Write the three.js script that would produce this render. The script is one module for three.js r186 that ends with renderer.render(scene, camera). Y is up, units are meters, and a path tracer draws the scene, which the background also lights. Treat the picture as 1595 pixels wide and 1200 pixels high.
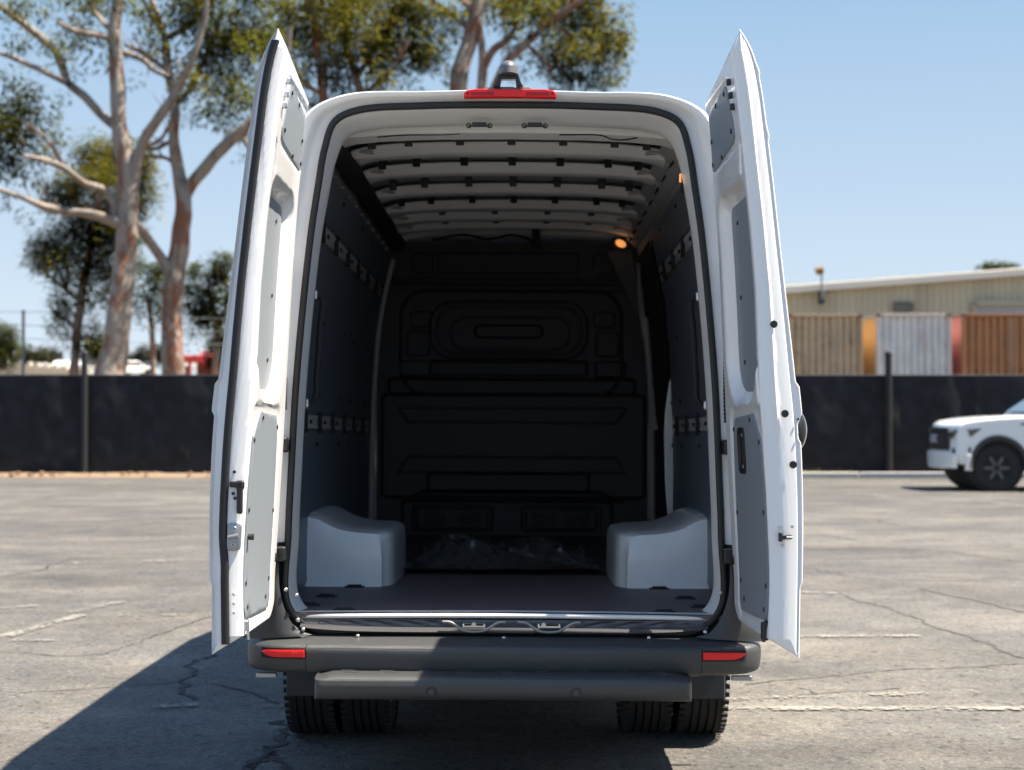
import * as THREE from 'three';
import { mergeGeometries, mergeVertices, toCreasedNormals } from 'three/addons/utils/BufferGeometryUtils.js';
import { RoundedBoxGeometry } from 'three/addons/geometries/RoundedBoxGeometry.js';
import { TessellateModifier } from 'three/addons/modifiers/TessellateModifier.js';
import { TextGeometry } from 'three/addons/geometries/TextGeometry.js';
import { FontLoader } from 'three/addons/loaders/FontLoader.js';
import { ImprovedNoise } from 'three/addons/math/ImprovedNoise.js';

// ------------------------------------------------------------------ camera, sky, sun, exposure
const scene = new THREE.Scene();
const FPX = 2380, IW = 1595, IH = 1200, CAMH = 1.46, PITCH = Math.atan(40 / FPX);
const camera = new THREE.PerspectiveCamera(2 * Math.atan(IH / 2 / FPX) * 180 / Math.PI, IW / IH, 0.1, 3000);
camera.position.set(0, CAMH, 0);
camera.rotation.set(PITCH, 0, 0);
camera.focus = 5.35; camera.userData.fStop = 2.9;
const renderer = new THREE.WebGLRenderer();
renderer.toneMapping = THREE.LinearToneMapping;
renderer.toneMappingExposure = 3.2;
renderer.shadowMap.enabled = true;
const SUN = new THREE.Vector3(0.5, 1, 0.0).normalize();
const sun = new THREE.DirectionalLight(new THREE.Color().setRGB(1, 0.90, 0.76), 4.9);
sun.position.copy(SUN).multiplyScalar(80).add(new THREE.Vector3(0, 0, -20));
sun.target.position.set(0, 0, -20); sun.castShadow = true; sun.shadow.radius = 1;
Object.assign(sun.shadow.camera, { left: -60, right: 60, top: 70, bottom: -70, near: 1, far: 220 });
sun.shadow.mapSize.set(4096, 4096);
scene.add(sun, sun.target);
{
  const W = 512, H = 256, data = new Float32Array(W * H * 4);
  const hor = [0.84, 0.94, 1.02], mid = [0.37, 0.57, 0.81], zen = [0.21, 0.44, 0.95], gnd = [0.26, 0.24, 0.21];
  const sm = THREE.MathUtils.smoothstep;
  for (let r = 0; r < H; r++) for (let c = 0; c < W; c++) {
    const up = ((r + 0.5) / H - 0.5) * Math.PI, az = ((c + 0.5) / W - 0.5) * 2 * Math.PI;
    const y = Math.sin(up), x = Math.cos(az) * Math.cos(up), z = Math.sin(az) * Math.cos(up);
    const cs = x * SUN.x + y * SUN.y + z * SUN.z;
    const a = Math.pow(Math.min(1, Math.max(0, y / 0.27)), 0.72), b = sm(y, 0.25, 0.95), glow = Math.pow(Math.max(0, cs), 40) * 0.5 + Math.pow(Math.max(0, cs), 6) * 0.12;
    for (let k = 0; k < 3; k++) {
      let v = hor[k] + (mid[k] - hor[k]) * a; v += (zen[k] - v) * b; v += glow * [1, 0.97, 0.9][k];
      if (y < 0) v = v + (gnd[k] - v) * sm(-y, 0, 0.03);
      data[(r * W + c) * 4 + k] = v / 3.2;
    }
    data[(r * W + c) * 4 + 3] = 1;
  }
  const t = new THREE.DataTexture(data, W, H, THREE.RGBAFormat, THREE.FloatType);
  t.mapping = THREE.EquirectangularReflectionMapping; t.magFilter = THREE.LinearFilter; t.minFilter = THREE.LinearFilter; t.needsUpdate = true;
  scene.background = t; scene.environment = t;
}

// ------------------------------------------------------------------ helpers
function rngOf(seed) { let s = seed | 0; return () => { s = (s + 0x6d2b79f5) | 0; let t = Math.imul(s ^ (s >>> 15), 1 | s); t = (t + Math.imul(t ^ (t >>> 7), 61 | t)) ^ t; return ((t ^ (t >>> 14)) >>> 0) / 4294967296; }; }
const noise = new ImprovedNoise();
const n3 = (x, y, z) => noise.noise(x + 100.3, y + 57.7, z + 31.1);
function fbm(x, y, z, o = 4) { let s = 0, a = 0.5; for (let i = 0; i < o; i++) { s += a * n3(x, y, z); x *= 2.03; y *= 2.03; z *= 2.03; a *= 0.5; } return s; }
const clamp = (x, a = 0, b = 1) => Math.min(b, Math.max(a, x)), lerp = (a, b, t) => a + (b - a) * t;
const sstep = (a, b, x) => { const t = clamp((x - a) / (b - a)); return t * t * (3 - 2 * t); };
const R = (d) => d * Math.PI / 180, V = (x, y, z) => new THREE.Vector3(x, y, z);
const taken = new Map();
function numbered(name) { const n = taken.get(name) ?? 0; taken.set(name, n + 1); return n ? name + '_' + String(n).padStart(3, '0') : name; }
function pm(name, geo, mat, parent) { const m = new THREE.Mesh(geo, mat); m.name = name; m.castShadow = m.receiveShadow = true; parent.add(m); return m; }
function thing(name, label, category, pos = [0, 0, 0], turn = 0, group) {
  const o = new THREE.Group(); o.name = numbered(name); o.position.set(...pos); o.rotation.y = turn;
  o.userData = { label, category }; if (group) o.userData.group = group; scene.add(o); return o;
}
function struct(name, geo, mat, parent = scene) { const m = pm(parent === scene ? numbered(name) : name, geo, mat, parent); m.userData.kind = 'structure'; return m; }
// a pixel of the photograph and a depth in metres -> a world point (used to lay out the far trees)
function at(px, py, d) {
  const x = (px - IW / 2) / FPX, y = (IH / 2 - py) / FPX, c = Math.cos(PITCH), s = Math.sin(PITCH);
  const yy = y * c + s, zz = -c + y * s, k = d / -zz; return V(x * k, CAMH + yy * k, -d);
}
function grid(nu, nv, f, closeU = false, flip = false) {          // f(u, v) in 0..1 -> [x, y, z]
  const pos = [], uv = [], idx = [];
  for (let j = 0; j <= nv; j++) for (let i = 0; i <= nu; i++) { const p = f(i / nu, j / nv, i, j); pos.push(p[0], p[1], p[2]); uv.push(p[3] ?? i / nu, p[4] ?? j / nv); }
  for (let j = 0; j < nv; j++) for (let i = 0; i < nu; i++) {
    const a = j * (nu + 1) + i, b = a + 1, c = a + nu + 1, d = c + 1;
    if (flip) idx.push(a, c, b, b, c, d); else idx.push(a, b, c, b, d, c);
  }
  const g = new THREE.BufferGeometry();
  g.setAttribute('position', new THREE.Float32BufferAttribute(pos, 3)); g.setAttribute('uv', new THREE.Float32BufferAttribute(uv, 2)); g.setIndex(idx); g.computeVertexNormals();
  return g;
}
function crease(g, deg = 35) { const c = toCreasedNormals(g.index ? g.toNonIndexed() : g, R(deg)); return c; }
function clean(g) { const o = new THREE.BufferGeometry(); const n = g.index ? g.toNonIndexed() : g; for (const k of ['position', 'normal', 'uv']) if (n.attributes[k]) o.setAttribute(k, n.attributes[k]); if (!o.attributes.uv) o.setAttribute('uv', new THREE.Float32BufferAttribute(new Float32Array(o.attributes.position.count * 2), 2)); return o; }
const merge = (list) => mergeGeometries(list.map(clean));
function box(w, h, d, x = 0, y = 0, z = 0, r = 0) { const g = r ? new RoundedBoxGeometry(w, h, d, 2, Math.min(r, w / 2.01, h / 2.01, d / 2.01)) : new THREE.BoxGeometry(w, h, d); g.translate(x, y, z); return g; }
function rod(a, b, r0, r1 = r0, seg = 12) {
  const d = b.clone().sub(a), g = new THREE.CylinderGeometry(r1, r0, d.length(), seg); g.applyQuaternion(new THREE.Quaternion().setFromUnitVectors(V(0, 1, 0), d.normalize())); const m = a.clone().add(b).multiplyScalar(0.5); g.translate(m.x, m.y, m.z); return g;
}
function tubeR(pts, radii, seg = 10, step = 0.2, wob = 0, seed = 1) {  // tapered tube with uneven skin
  const curve = new THREE.CatmullRomCurve3(pts, false, 'centripetal'), L = curve.getLength(), n = Math.max(4, Math.round(L / step)), fr = curve.computeFrenetFrames(n, false);
  return grid(seg, n, (u, v, i, j) => {
    const t = v * (pts.length - 1), k = Math.min(pts.length - 2, Math.floor(t)), p = curve.getPoint(v), a = u * Math.PI * 2;
    let r = lerp(radii[k], radii[k + 1], t - k); if (wob) r *= 1 + wob * n3(p.x * 1.7 + Math.cos(a) * 0.8 + seed, p.y * 1.1, Math.sin(a) * 0.8);
    const N = fr.normals[j], B = fr.binormals[j], c = Math.cos(a) * r, s = Math.sin(a) * r;
    return [p.x + N.x * c + B.x * s, p.y + N.y * c + B.y * s, p.z + N.z * c + B.z * s, u, v * L];
  });
}
const table = (list) => (x) => { if (x <= list[0][0]) return list[0][1]; for (let i = 1; i < list.length; i++) if (x <= list[i][0]) return lerp(list[i - 1][1], list[i][1], (x - list[i - 1][0]) / (list[i][0] - list[i - 1][0])); return list.at(-1)[1]; };
function sdRound(x, y, hx, hy, r) { const qx = Math.abs(x) - hx + r, qy = Math.abs(y) - hy + r; return Math.min(Math.max(qx, qy), 0) + Math.hypot(Math.max(qx, 0), Math.max(qy, 0)) - r; }
function roundShape(x0, y0, x1, y1, r) {
  const rr = Array.isArray(r) ? r : [r, r, r, r], s = new THREE.Shape();     // bl, br, tr, tl
  s.moveTo(x0 + rr[0], y0); s.lineTo(x1 - rr[1], y0); s.quadraticCurveTo(x1, y0, x1, y0 + rr[1]); s.lineTo(x1, y1 - rr[2]); s.quadraticCurveTo(x1, y1, x1 - rr[2], y1); s.lineTo(x0 + rr[3], y1); s.quadraticCurveTo(x0, y1, x0, y1 - rr[3]); s.lineTo(x0, y0 + rr[0]); s.quadraticCurveTo(x0, y0, x0 + rr[0], y0); return s;
}
const polyShape = (p) => new THREE.Shape(p.map(([x, y]) => new THREE.Vector2(x, y)));
// a sheet of the given outline and thickness laid on the surface f(u, v, w) -> [x, y, z]
function laid(shape, thick, f, edge = 0.06, bevel = 0) {
  let g = new THREE.ExtrudeGeometry(shape, { depth: thick - bevel, bevelEnabled: bevel > 0, bevelSize: bevel, bevelThickness: bevel, bevelSegments: 2, bevelOffset: -bevel, curveSegments: 8 });
  g = new TessellateModifier(edge, 7).modify(g.index ? g.toNonIndexed() : g);
  const p = g.attributes.position; for (let i = 0; i < p.count; i++) { const q = f(p.getX(i), p.getY(i), p.getZ(i)); p.setXYZ(i, q[0], q[1], q[2]); }
  g.deleteAttribute('normal'); g = mergeVertices(clean2(g), 1e-5); return crease(g, 30);
}
function clean2(g) { const o = new THREE.BufferGeometry(); o.setAttribute('position', g.attributes.position); return o; }
// ------------------------------------------------------------------ materials
function tex(w, h, fn, srgb = true) {
  const d = new Uint8Array(w * h * 4); for (let y = 0; y < h; y++) for (let x = 0; x < w; x++) { const c = fn(x / w, y / h, x, y), o = (y * w + x) * 4; d[o] = clamp(c[0]) * 255; d[o + 1] = clamp(c[1]) * 255; d[o + 2] = clamp(c[2]) * 255; d[o + 3] = c[3] === undefined ? 255 : clamp(c[3]) * 255; }
  const t = new THREE.DataTexture(d, w, h, THREE.RGBAFormat); t.wrapS = t.wrapT = THREE.RepeatWrapping; t.magFilter = THREE.LinearFilter; t.minFilter = THREE.LinearMipmapLinearFilter; t.generateMipmaps = true; if (srgb) t.colorSpace = THREE.SRGBColorSpace; t.needsUpdate = true; return t;
}
const C = (r, g, b) => new THREE.Color().setRGB(r, g, b);
const std = (c, rough = 0.6, metal = 0, more = {}) => new THREE.MeshStandardMaterial({ color: C(...c), roughness: rough, metalness: metal, ...more });
const phy = (c, rough, more = {}) => new THREE.MeshPhysicalMaterial({ color: C(...c), roughness: rough, ...more });
const grainTex = tex(256, 256, (u, v, x, y) => { const r = rngOf(x * 7919 + y * 104729)(); const g = 0.5 + (r - 0.5) * 0.8; return [g, g, g]; }, false);
const grain = (rep) => { const t = grainTex.clone(); t.repeat.set(rep, rep); t.needsUpdate = true; return t; };
const M = {
  white: phy([0.82, 0.82, 0.815], 0.42, { clearcoat: 0.9, clearcoatRoughness: 0.08 }),
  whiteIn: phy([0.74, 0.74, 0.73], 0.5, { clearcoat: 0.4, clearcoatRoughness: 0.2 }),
  arch: phy([0.82, 0.835, 0.86], 0.28, { clearcoat: 0.5, clearcoatRoughness: 0.12 }),
  ceil: std([0.80, 0.80, 0.79], 0.5),
  skin: std([0.42, 0.42, 0.42], 0.6),
  rubber: std([0.014, 0.014, 0.015], 0.55),
  handle: std([0.005, 0.005, 0.005], 0.5),
  black: std([0.018, 0.018, 0.02], 0.4),
  blackMat: std([0.012, 0.012, 0.013], 0.8),
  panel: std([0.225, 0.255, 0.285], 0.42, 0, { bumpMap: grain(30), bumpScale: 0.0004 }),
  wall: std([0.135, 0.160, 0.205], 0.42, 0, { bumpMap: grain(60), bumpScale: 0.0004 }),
  floor: std([0.115, 0.098, 0.103], 0.55, 0, { bumpMap: grain(60), bumpScale: 0.0005 }),
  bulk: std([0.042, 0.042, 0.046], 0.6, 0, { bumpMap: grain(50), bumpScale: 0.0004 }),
  bumper: std([0.044, 0.046, 0.048], 0.45, 0, { bumpMap: grain(40), bumpScale: 0.0003 }),
  stepBar: std([0.046, 0.048, 0.050], 0.38, 0, { bumpMap: grain(40), bumpScale: 0.0003 }),
  alu: std([0.74, 0.74, 0.74], 0.45, 0.15),
  steel: std([0.55, 0.56, 0.57], 0.35, 1),
  sill: std([0.10, 0.10, 0.105], 0.25, 0.4),
  plate: std([0.36, 0.37, 0.38], 0.4, 0.7),
  chrome: std([0.8, 0.8, 0.8], 0.1, 1),
  red: phy([0.85, 0.012, 0.012], 0.4),
  tyre: std([0.014, 0.0135, 0.0135], 0.85),
  rim: std([0.35, 0.35, 0.36], 0.4, 0.9),
  dark: std([0.02, 0.02, 0.02], 0.9),
};
// ------------------------------------------------------------------ ground
const hash2 = (i, j, s) => { let h = Math.imul(i, 374761393) + Math.imul(j, 668265263) + Math.imul(s, 2246822519); h = Math.imul(h ^ (h >>> 13), 1274126177); return ((h ^ (h >>> 16)) >>> 0) / 4294967296; };
const tileNoise = (u, v, N, s) => { const x = u * N, y = v * N, i = Math.floor(x), j = Math.floor(y), fx = x - i, fy = y - j, a = fx * fx * (3 - 2 * fx), b = fy * fy * (3 - 2 * fy), w = (k) => ((k % N) + N) % N; return lerp(lerp(hash2(w(i), w(j), s), hash2(w(i + 1), w(j), s), a), lerp(hash2(w(i), w(j + 1), s), hash2(w(i + 1), w(j + 1), s), a), b) - 0.5; };
const asphaltTex = tex(2048, 2048, (u, v, x, y) => {                      // 6 m across: stones, grit, stains
  const r = hash2(x, y, 9), n1 = tileNoise(u, v, 620, 1), n2 = tileNoise(u, v, 240, 2), n3_ = tileNoise(u, v, 90, 3), n4 = tileNoise(u, v, 31, 4), n5 = tileNoise(u, v, 11, 5);
  let g = 0.70 + n1 * 0.19 + n2 * 0.10 + n3_ * 0.06 + n4 * 0.07 + n5 * 0.07 + (r - 0.5) * 0.14; if (n1 > 0.34) g += 0.10; if (n2 < -0.36) g -= 0.14; const warm = n3_ * 0.06 + n5 * 0.05;
  return [g * (1.01 + warm * 0.5), g, g * (0.97 - warm * 0.6)];
});
asphaltTex.repeat.set(1, 1);
const asphaltMat = new THREE.MeshStandardMaterial({ color: C(0.222, 0.212, 0.203), map: asphaltTex, vertexColors: true, roughness: 0.88, bumpMap: asphaltTex, bumpScale: 0.006 });
{
  const xs = [], zs = [];
  const axis = (out, lo, hi, near, c0, c1) => { let x = c0; while (x < c1) { out.push(x); x += near; } let s = near; x = c1; while (x < hi) { out.push(x); s *= 1.18; x += s; } out.push(hi); let y = c0; s = near; const left = []; while (y > lo) { s *= 1.18; y -= s; left.unshift(Math.max(lo, y)); } out.unshift(...left); };
  axis(xs, -900, 900, 0.16, -14, 14); axis(zs, -1500, 60, 0.16, -36, -1);
  const pos = [], col = [], uv = [], idx = [];
  for (const z of zs) for (const x of xs) {
    const dirt = sstep(-33.6, -35.5, z);
    pos.push(x, 0, z); uv.push(x / 6, -z / 6);
    let k = 1 + 0.62 * fbm(x * 0.35, 3, z * 0.9, 5) + 0.40 * fbm(x * 0.07, 9, z * 0.16, 4) + 0.34 * fbm(x * 1.5, 5, z * 2.6, 4);
    const patch = sstep(0.12, 0.2, fbm(x * 0.16 + 4, 1, z * 0.33, 3)); k *= 1 - 0.16 * patch;
    const spot = sstep(0.30, 0.36, n3(x * 1.1, 2.5, z * 1.9)); k *= 1 - 0.16 * spot;
    const wear = sstep(0.22, 0.34, n3(x * 0.8 + 9, 7.5, z * 3.1)); k *= 1 + 0.20 * wear;
    k = clamp(k, 0.55, 1.4) * 0.80;
    col.push(lerp(k, 1.1, dirt), lerp(k * 0.995, 0.9, dirt), lerp(k * 0.985, 0.65, dirt));
  }
  const nx = xs.length; for (let j = 0; j < zs.length - 1; j++) for (let i = 0; i < nx - 1; i++) { const a = j * nx + i; idx.push(a, a + nx, a + 1, a + 1, a + nx, a + nx + 1); }
  const g = new THREE.BufferGeometry(); g.setAttribute('position', new THREE.Float32BufferAttribute(pos, 3)); g.setAttribute('color', new THREE.Float32BufferAttribute(col, 3)); g.setAttribute('uv', new THREE.Float32BufferAttribute(uv, 2)); g.setIndex(idx); g.computeVertexNormals();
  struct('parking_lot_ground', g, asphaltMat);
}
const groundAt = (px, py) => { const d = CAMH * FPX / (py - 640); return [(px - 797.5) * d / FPX, -d]; };
// cracks: jagged dark seams laid in the asphalt
{
  const crackMat = std([0.035, 0.032, 0.03], 0.95), sealMat = std([0.070, 0.062, 0.056], 0.9), rnd = rngOf(77);
  const ribbon = (pts, w, jag, y = 0.004) => {
    const P = pts.map(([a, b]) => groundAt(a, b)), pos = [], idx = []; let n = 0;
    for (let i = 0; i < P.length - 1; i++) {
      const L = Math.hypot(P[i + 1][0] - P[i][0], P[i + 1][1] - P[i][1]), k = Math.max(2, Math.round(L / 0.05));
      for (let j = 0; j < k + (i === P.length - 2 ? 1 : 0); j++) {
        const t = j / k, dx = (P[i + 1][0] - P[i][0]) / L, dz = (P[i + 1][1] - P[i][1]) / L, o = (rnd() - 0.5) * jag + n3(n * 0.13, w * 99, 1) * jag * 2.2;
        const x = lerp(P[i][0], P[i + 1][0], t) - dz * o, z = lerp(P[i][1], P[i + 1][1], t) + dx * o, h = w * (0.35 + rnd() * 0.9) * 0.5;
        pos.push(x - dz * h, y, z + dx * h, x + dz * h, y, z - dx * h); n++;
      }
    }
    for (let i = 0; i < n - 1; i++) idx.push(2 * i, 2 * i + 1, 2 * i + 2, 2 * i + 1, 2 * i + 3, 2 * i + 2);
    const g = new THREE.BufferGeometry(); g.setAttribute('position', new THREE.Float32BufferAttribute(pos, 3)); g.setIndex(idx); g.computeVertexNormals(); return g;
  };
  const lists = [
    [[[330, 1018], [312, 1028], [300, 1045], [281, 1062], [292, 1068], [300, 1090]], 0.035, 0.05], [[[281, 1062], [240, 1066], [180, 1070], [60, 1077], [-20, 1077]], 0.012, 0.03],
    [[[325, 1066], [380, 1076], [420, 1090], [470, 1105]], 0.02, 0.03], [[[452, 1122], [440, 1140], [425, 1160], [412, 1172], [400, 1185], [388, 1204]], 0.05, 0.07], [[[425, 1160], [436, 1172], [440, 1185], [428, 1200]], 0.045, 0.06], [[[412, 1172], [395, 1180], [385, 1196]], 0.03, 0.05],
    [[[440, 1140], [470, 1150], [520, 1160]], 0.012, 0.03], [[[0, 900], [60, 890], [110, 870], [190, 868]], 0.02, 0.03], [[[40, 1016], [95, 1022], [170, 1018], [330, 960]], 0.012, 0.03],
  ];
  lists.forEach(([p, w, j]) => struct('pavement_crack', ribbon(p, w, j), crackMat));
  const seals = [
    [[[1430, 918], [1490, 930], [1545, 942], [1620, 960]], 0.055, 0.02], [[[1300, 925], [1380, 948], [1440, 970], [1500, 990], [1550, 1008], [1610, 1028]], 0.05, 0.03], [[[1160, 1066], [1250, 1056], [1340, 1048], [1440, 1042], [1540, 1036], [1620, 1032]], 0.028, 0.02],
    [[[1110, 1095], [1180, 1088], [1240, 1083], [1290, 1079], [1400, 1072]], 0.02, 0.02], [[[1240, 1070], [1275, 1080]], 0.02, 0.02], [[[1250, 834], [1300, 836], [1335, 842]], 0.06, 0.03], [[[1250, 885], [1300, 893], [1340, 902], [1480, 905], [1600, 900]], 0.03, 0.03], [[[1250, 857], [1350, 855], [1480, 860], [1600, 878]], 0.05, 0.04], [[[1360, 810], [1400, 820], [1490, 822], [1560, 815]], 0.05, 0.04],
    [[[0, 788], [120, 790], [330, 788]], 0.08, 0.04], [[[0, 815], [150, 812], [330, 806]], 0.06, 0.05], [[[0, 838], [120, 830], [250, 815]], 0.05, 0.05],
  ];
  seals.forEach(([p, w, j]) => struct('pavement_crack', ribbon(p, w * 0.6, j * 1.3), sealMat));
  // worn painted bay lines
  const worn = (s, cut) => tex(512, 64, (u, v, x, y) => { const r = rngOf(x * 31 + y * 911 + s)(); const m = fbm(u * 40 + s, v * 3.2, s, 5) * 0.8 + 0.5 * fbm(u * 5 + s, 0.5, s, 2) + 0.10 - Math.abs(v - 0.5) * 0.25; const a = sstep(cut, cut + 0.10, m + (r - 0.5) * 0.22); return [0.80, 0.79, 0.75, a]; });
  const lineMat = [[1, -0.06], [2, 0.02], [3, 0.12]].map(([s, c]) => new THREE.MeshStandardMaterial({ map: worn(s * 37, c), transparent: true, roughness: 0.9, color: C(0.33, 0.325, 0.315) }));
  const line = (a, b, w, k) => {
    const A = groundAt(...a), B = groundAt(...b), L = Math.hypot(B[0] - A[0], B[1] - A[1]), g = new THREE.PlaneGeometry(L, w, 8, 1); g.rotateX(-Math.PI / 2); g.rotateY(-Math.atan2(B[1] - A[1], B[0] - A[0])); g.translate((A[0] + B[0]) / 2, 0.008, (A[1] + B[1]) / 2);
    struct('painted_line', g, lineMat[k]);
  };
  line([1110, 1104], [1640, 1104], 0.10, 0); line([1240, 992], [1432, 991], 0.10, 0); line([1240, 923], [1303, 925], 0.12, 0); line([1130, 1090], [1520, 1078], 0.09, 2); line([1535, 782], [1640, 795], 0.14, 0);
  line([240, 1102], [310, 1098], 0.10, 0); line([410, 1101], [460, 1100], 0.1, 1); line([-20, 1000], [130, 958], 0.12, 0); line([110, 955], [190, 938], 0.1, 1); line([20, 998], [85, 998], 0.1, 1);
  line([60, 880], [340, 872], 0.2, 2); line([150, 960], [330, 958], 0.1, 2); line([1320, 770], [1385, 774], 0.3, 1); line([0, 948], [60, 944], 0.14, 1);
}

// ------------------------------------------------------------------ fence, kerb, dirt
const FZ = -34;
{
  const fabricTex = tex(512, 256, (u, v, x, y) => { const w = ((x + y) % 2 ? 0.05 : -0.05), m = fbm(u * 5, v * 5, 4, 4), r = rngOf(x * 13 + y * 7177)(); const g = 0.72 + m * 0.7 + w + (r - 0.5) * 0.2; return [g, g, g * 1.02]; });
  const fabrics = [[0.011, 0.013, 0.018], [0.013, 0.0145, 0.018], [0.010, 0.012, 0.017]].map((c) => std(c, 0.85, 0, { map: fabricTex, side: THREE.DoubleSide }));
  const postM = std([0.010, 0.010, 0.012], 0.7);
  const f = thing('screen_fence', 'long chain-link fence covered with black windscreen fabric behind the parking lot', 'fence', [0, 0, FZ]);
  const sp = 5.96, x0 = (132 - 797.5) * 34 / FPX, top = 2.24;
  for (let k = -2; k <= 5; k++) {
    const x = x0 + k * sp;
    pm('post', merge([rod(V(x, 0, 0.05), V(x, 2.72, 0.05), 0.075, 0.075, 14), new THREE.SphereGeometry(0.082, 12, 8).translate(x, 2.72, 0.05)]), postM, f);
    if (k === 5) continue;
    const sub = 3;
    for (let s = 0; s < sub; s++) {
      const w = sp / sub, a = x + s * w - 0.012, seed = k * 5 + s;
      pm('fabric_panel', grid(24, 20, (u, v) => { const sag = 0.035 * Math.sin(u * Math.PI * 3 + seed), z = 0.045 * fbm(u * 3 + seed * 3, v * 2.2, seed, 3) + 0.02 * Math.sin(u * 9 + seed) * v; return [a + u * (w + 0.024), 0.07 + v * (top - 0.07) - sag * v * 0.5, z - 0.06, (a + u * w) / 2, v * 1.1]; }), fabrics[(seed + 30) % 3], f);
    }
    pm('top_rail', rod(V(x, top + 0.005, -0.09), V(x + sp, top + 0.005, -0.09), 0.022), postM, f);
  }
  // soil strip and kerb
  const soilG = grid(220, 6, (u, v) => { const x = -20 + u * 40, h = 0.11 * Math.sin(Math.PI * clamp(v)) * (0.6 + 0.8 * Math.abs(fbm(x * 2.4, v * 3, 2, 3))); return [x, 0.005 + h, FZ + 0.75 - v * 1.2]; }, false);
  const soil = struct('dirt_strip', soilG, std([0.20, 0.14, 0.09], 0.95)); soil.geometry.computeVertexNormals();
  for (let i = 0; i < 9; i++) { const x = 5.6 + i * 1.9; struct('concrete_kerb', box(1.87, 0.13, 0.16, x + 0.95, 0.065, FZ + 0.95, 0.02), std([0.46 + 0.06 * Math.sin(i * 5), 0.44 + 0.05 * Math.sin(i * 5), 0.38], 0.9)); }
  const rnd = rngOf(5), lt = []; for (let i = 0; i < 260; i++) { const x = -20 + rnd() * 40, s = 0.02 + rnd() * 0.05, g = new THREE.IcosahedronGeometry(s, 0); g.scale(1, 0.5, 1); g.rotateY(rnd() * 6); g.translate(x, 0.06 + rnd() * 0.05, FZ + 0.25 + rnd() * 0.5); lt.push(g); }
  const litter = pm('leaf_litter', merge(lt), std([0.20, 0.12, 0.065], 0.95), scene); litter.userData = { label: 'dry brown leaf litter scattered along the foot of the black fence', category: 'leaf litter', kind: 'stuff' };
  const wd = []; for (let i = 0; i < 90; i++) { const x = 6 + rnd() * 1.4 + (i > 60 ? rnd() * 7 : 0), h = 0.1 + rnd() * 0.12, g = new THREE.ConeGeometry(0.012, h, 3); g.rotateZ((rnd() - 0.5) * 1.2); g.rotateY(rnd() * 6); g.translate(x, h / 2, FZ + 0.75 + rnd() * 0.1); wd.push(g); }
  const weeds = pm('weeds', merge(wd), std([0.22, 0.20, 0.05], 0.8), scene); weeds.userData = { label: 'yellow-green weeds growing at the kerb under the fence', category: 'weeds', kind: 'stuff' };
}

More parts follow.
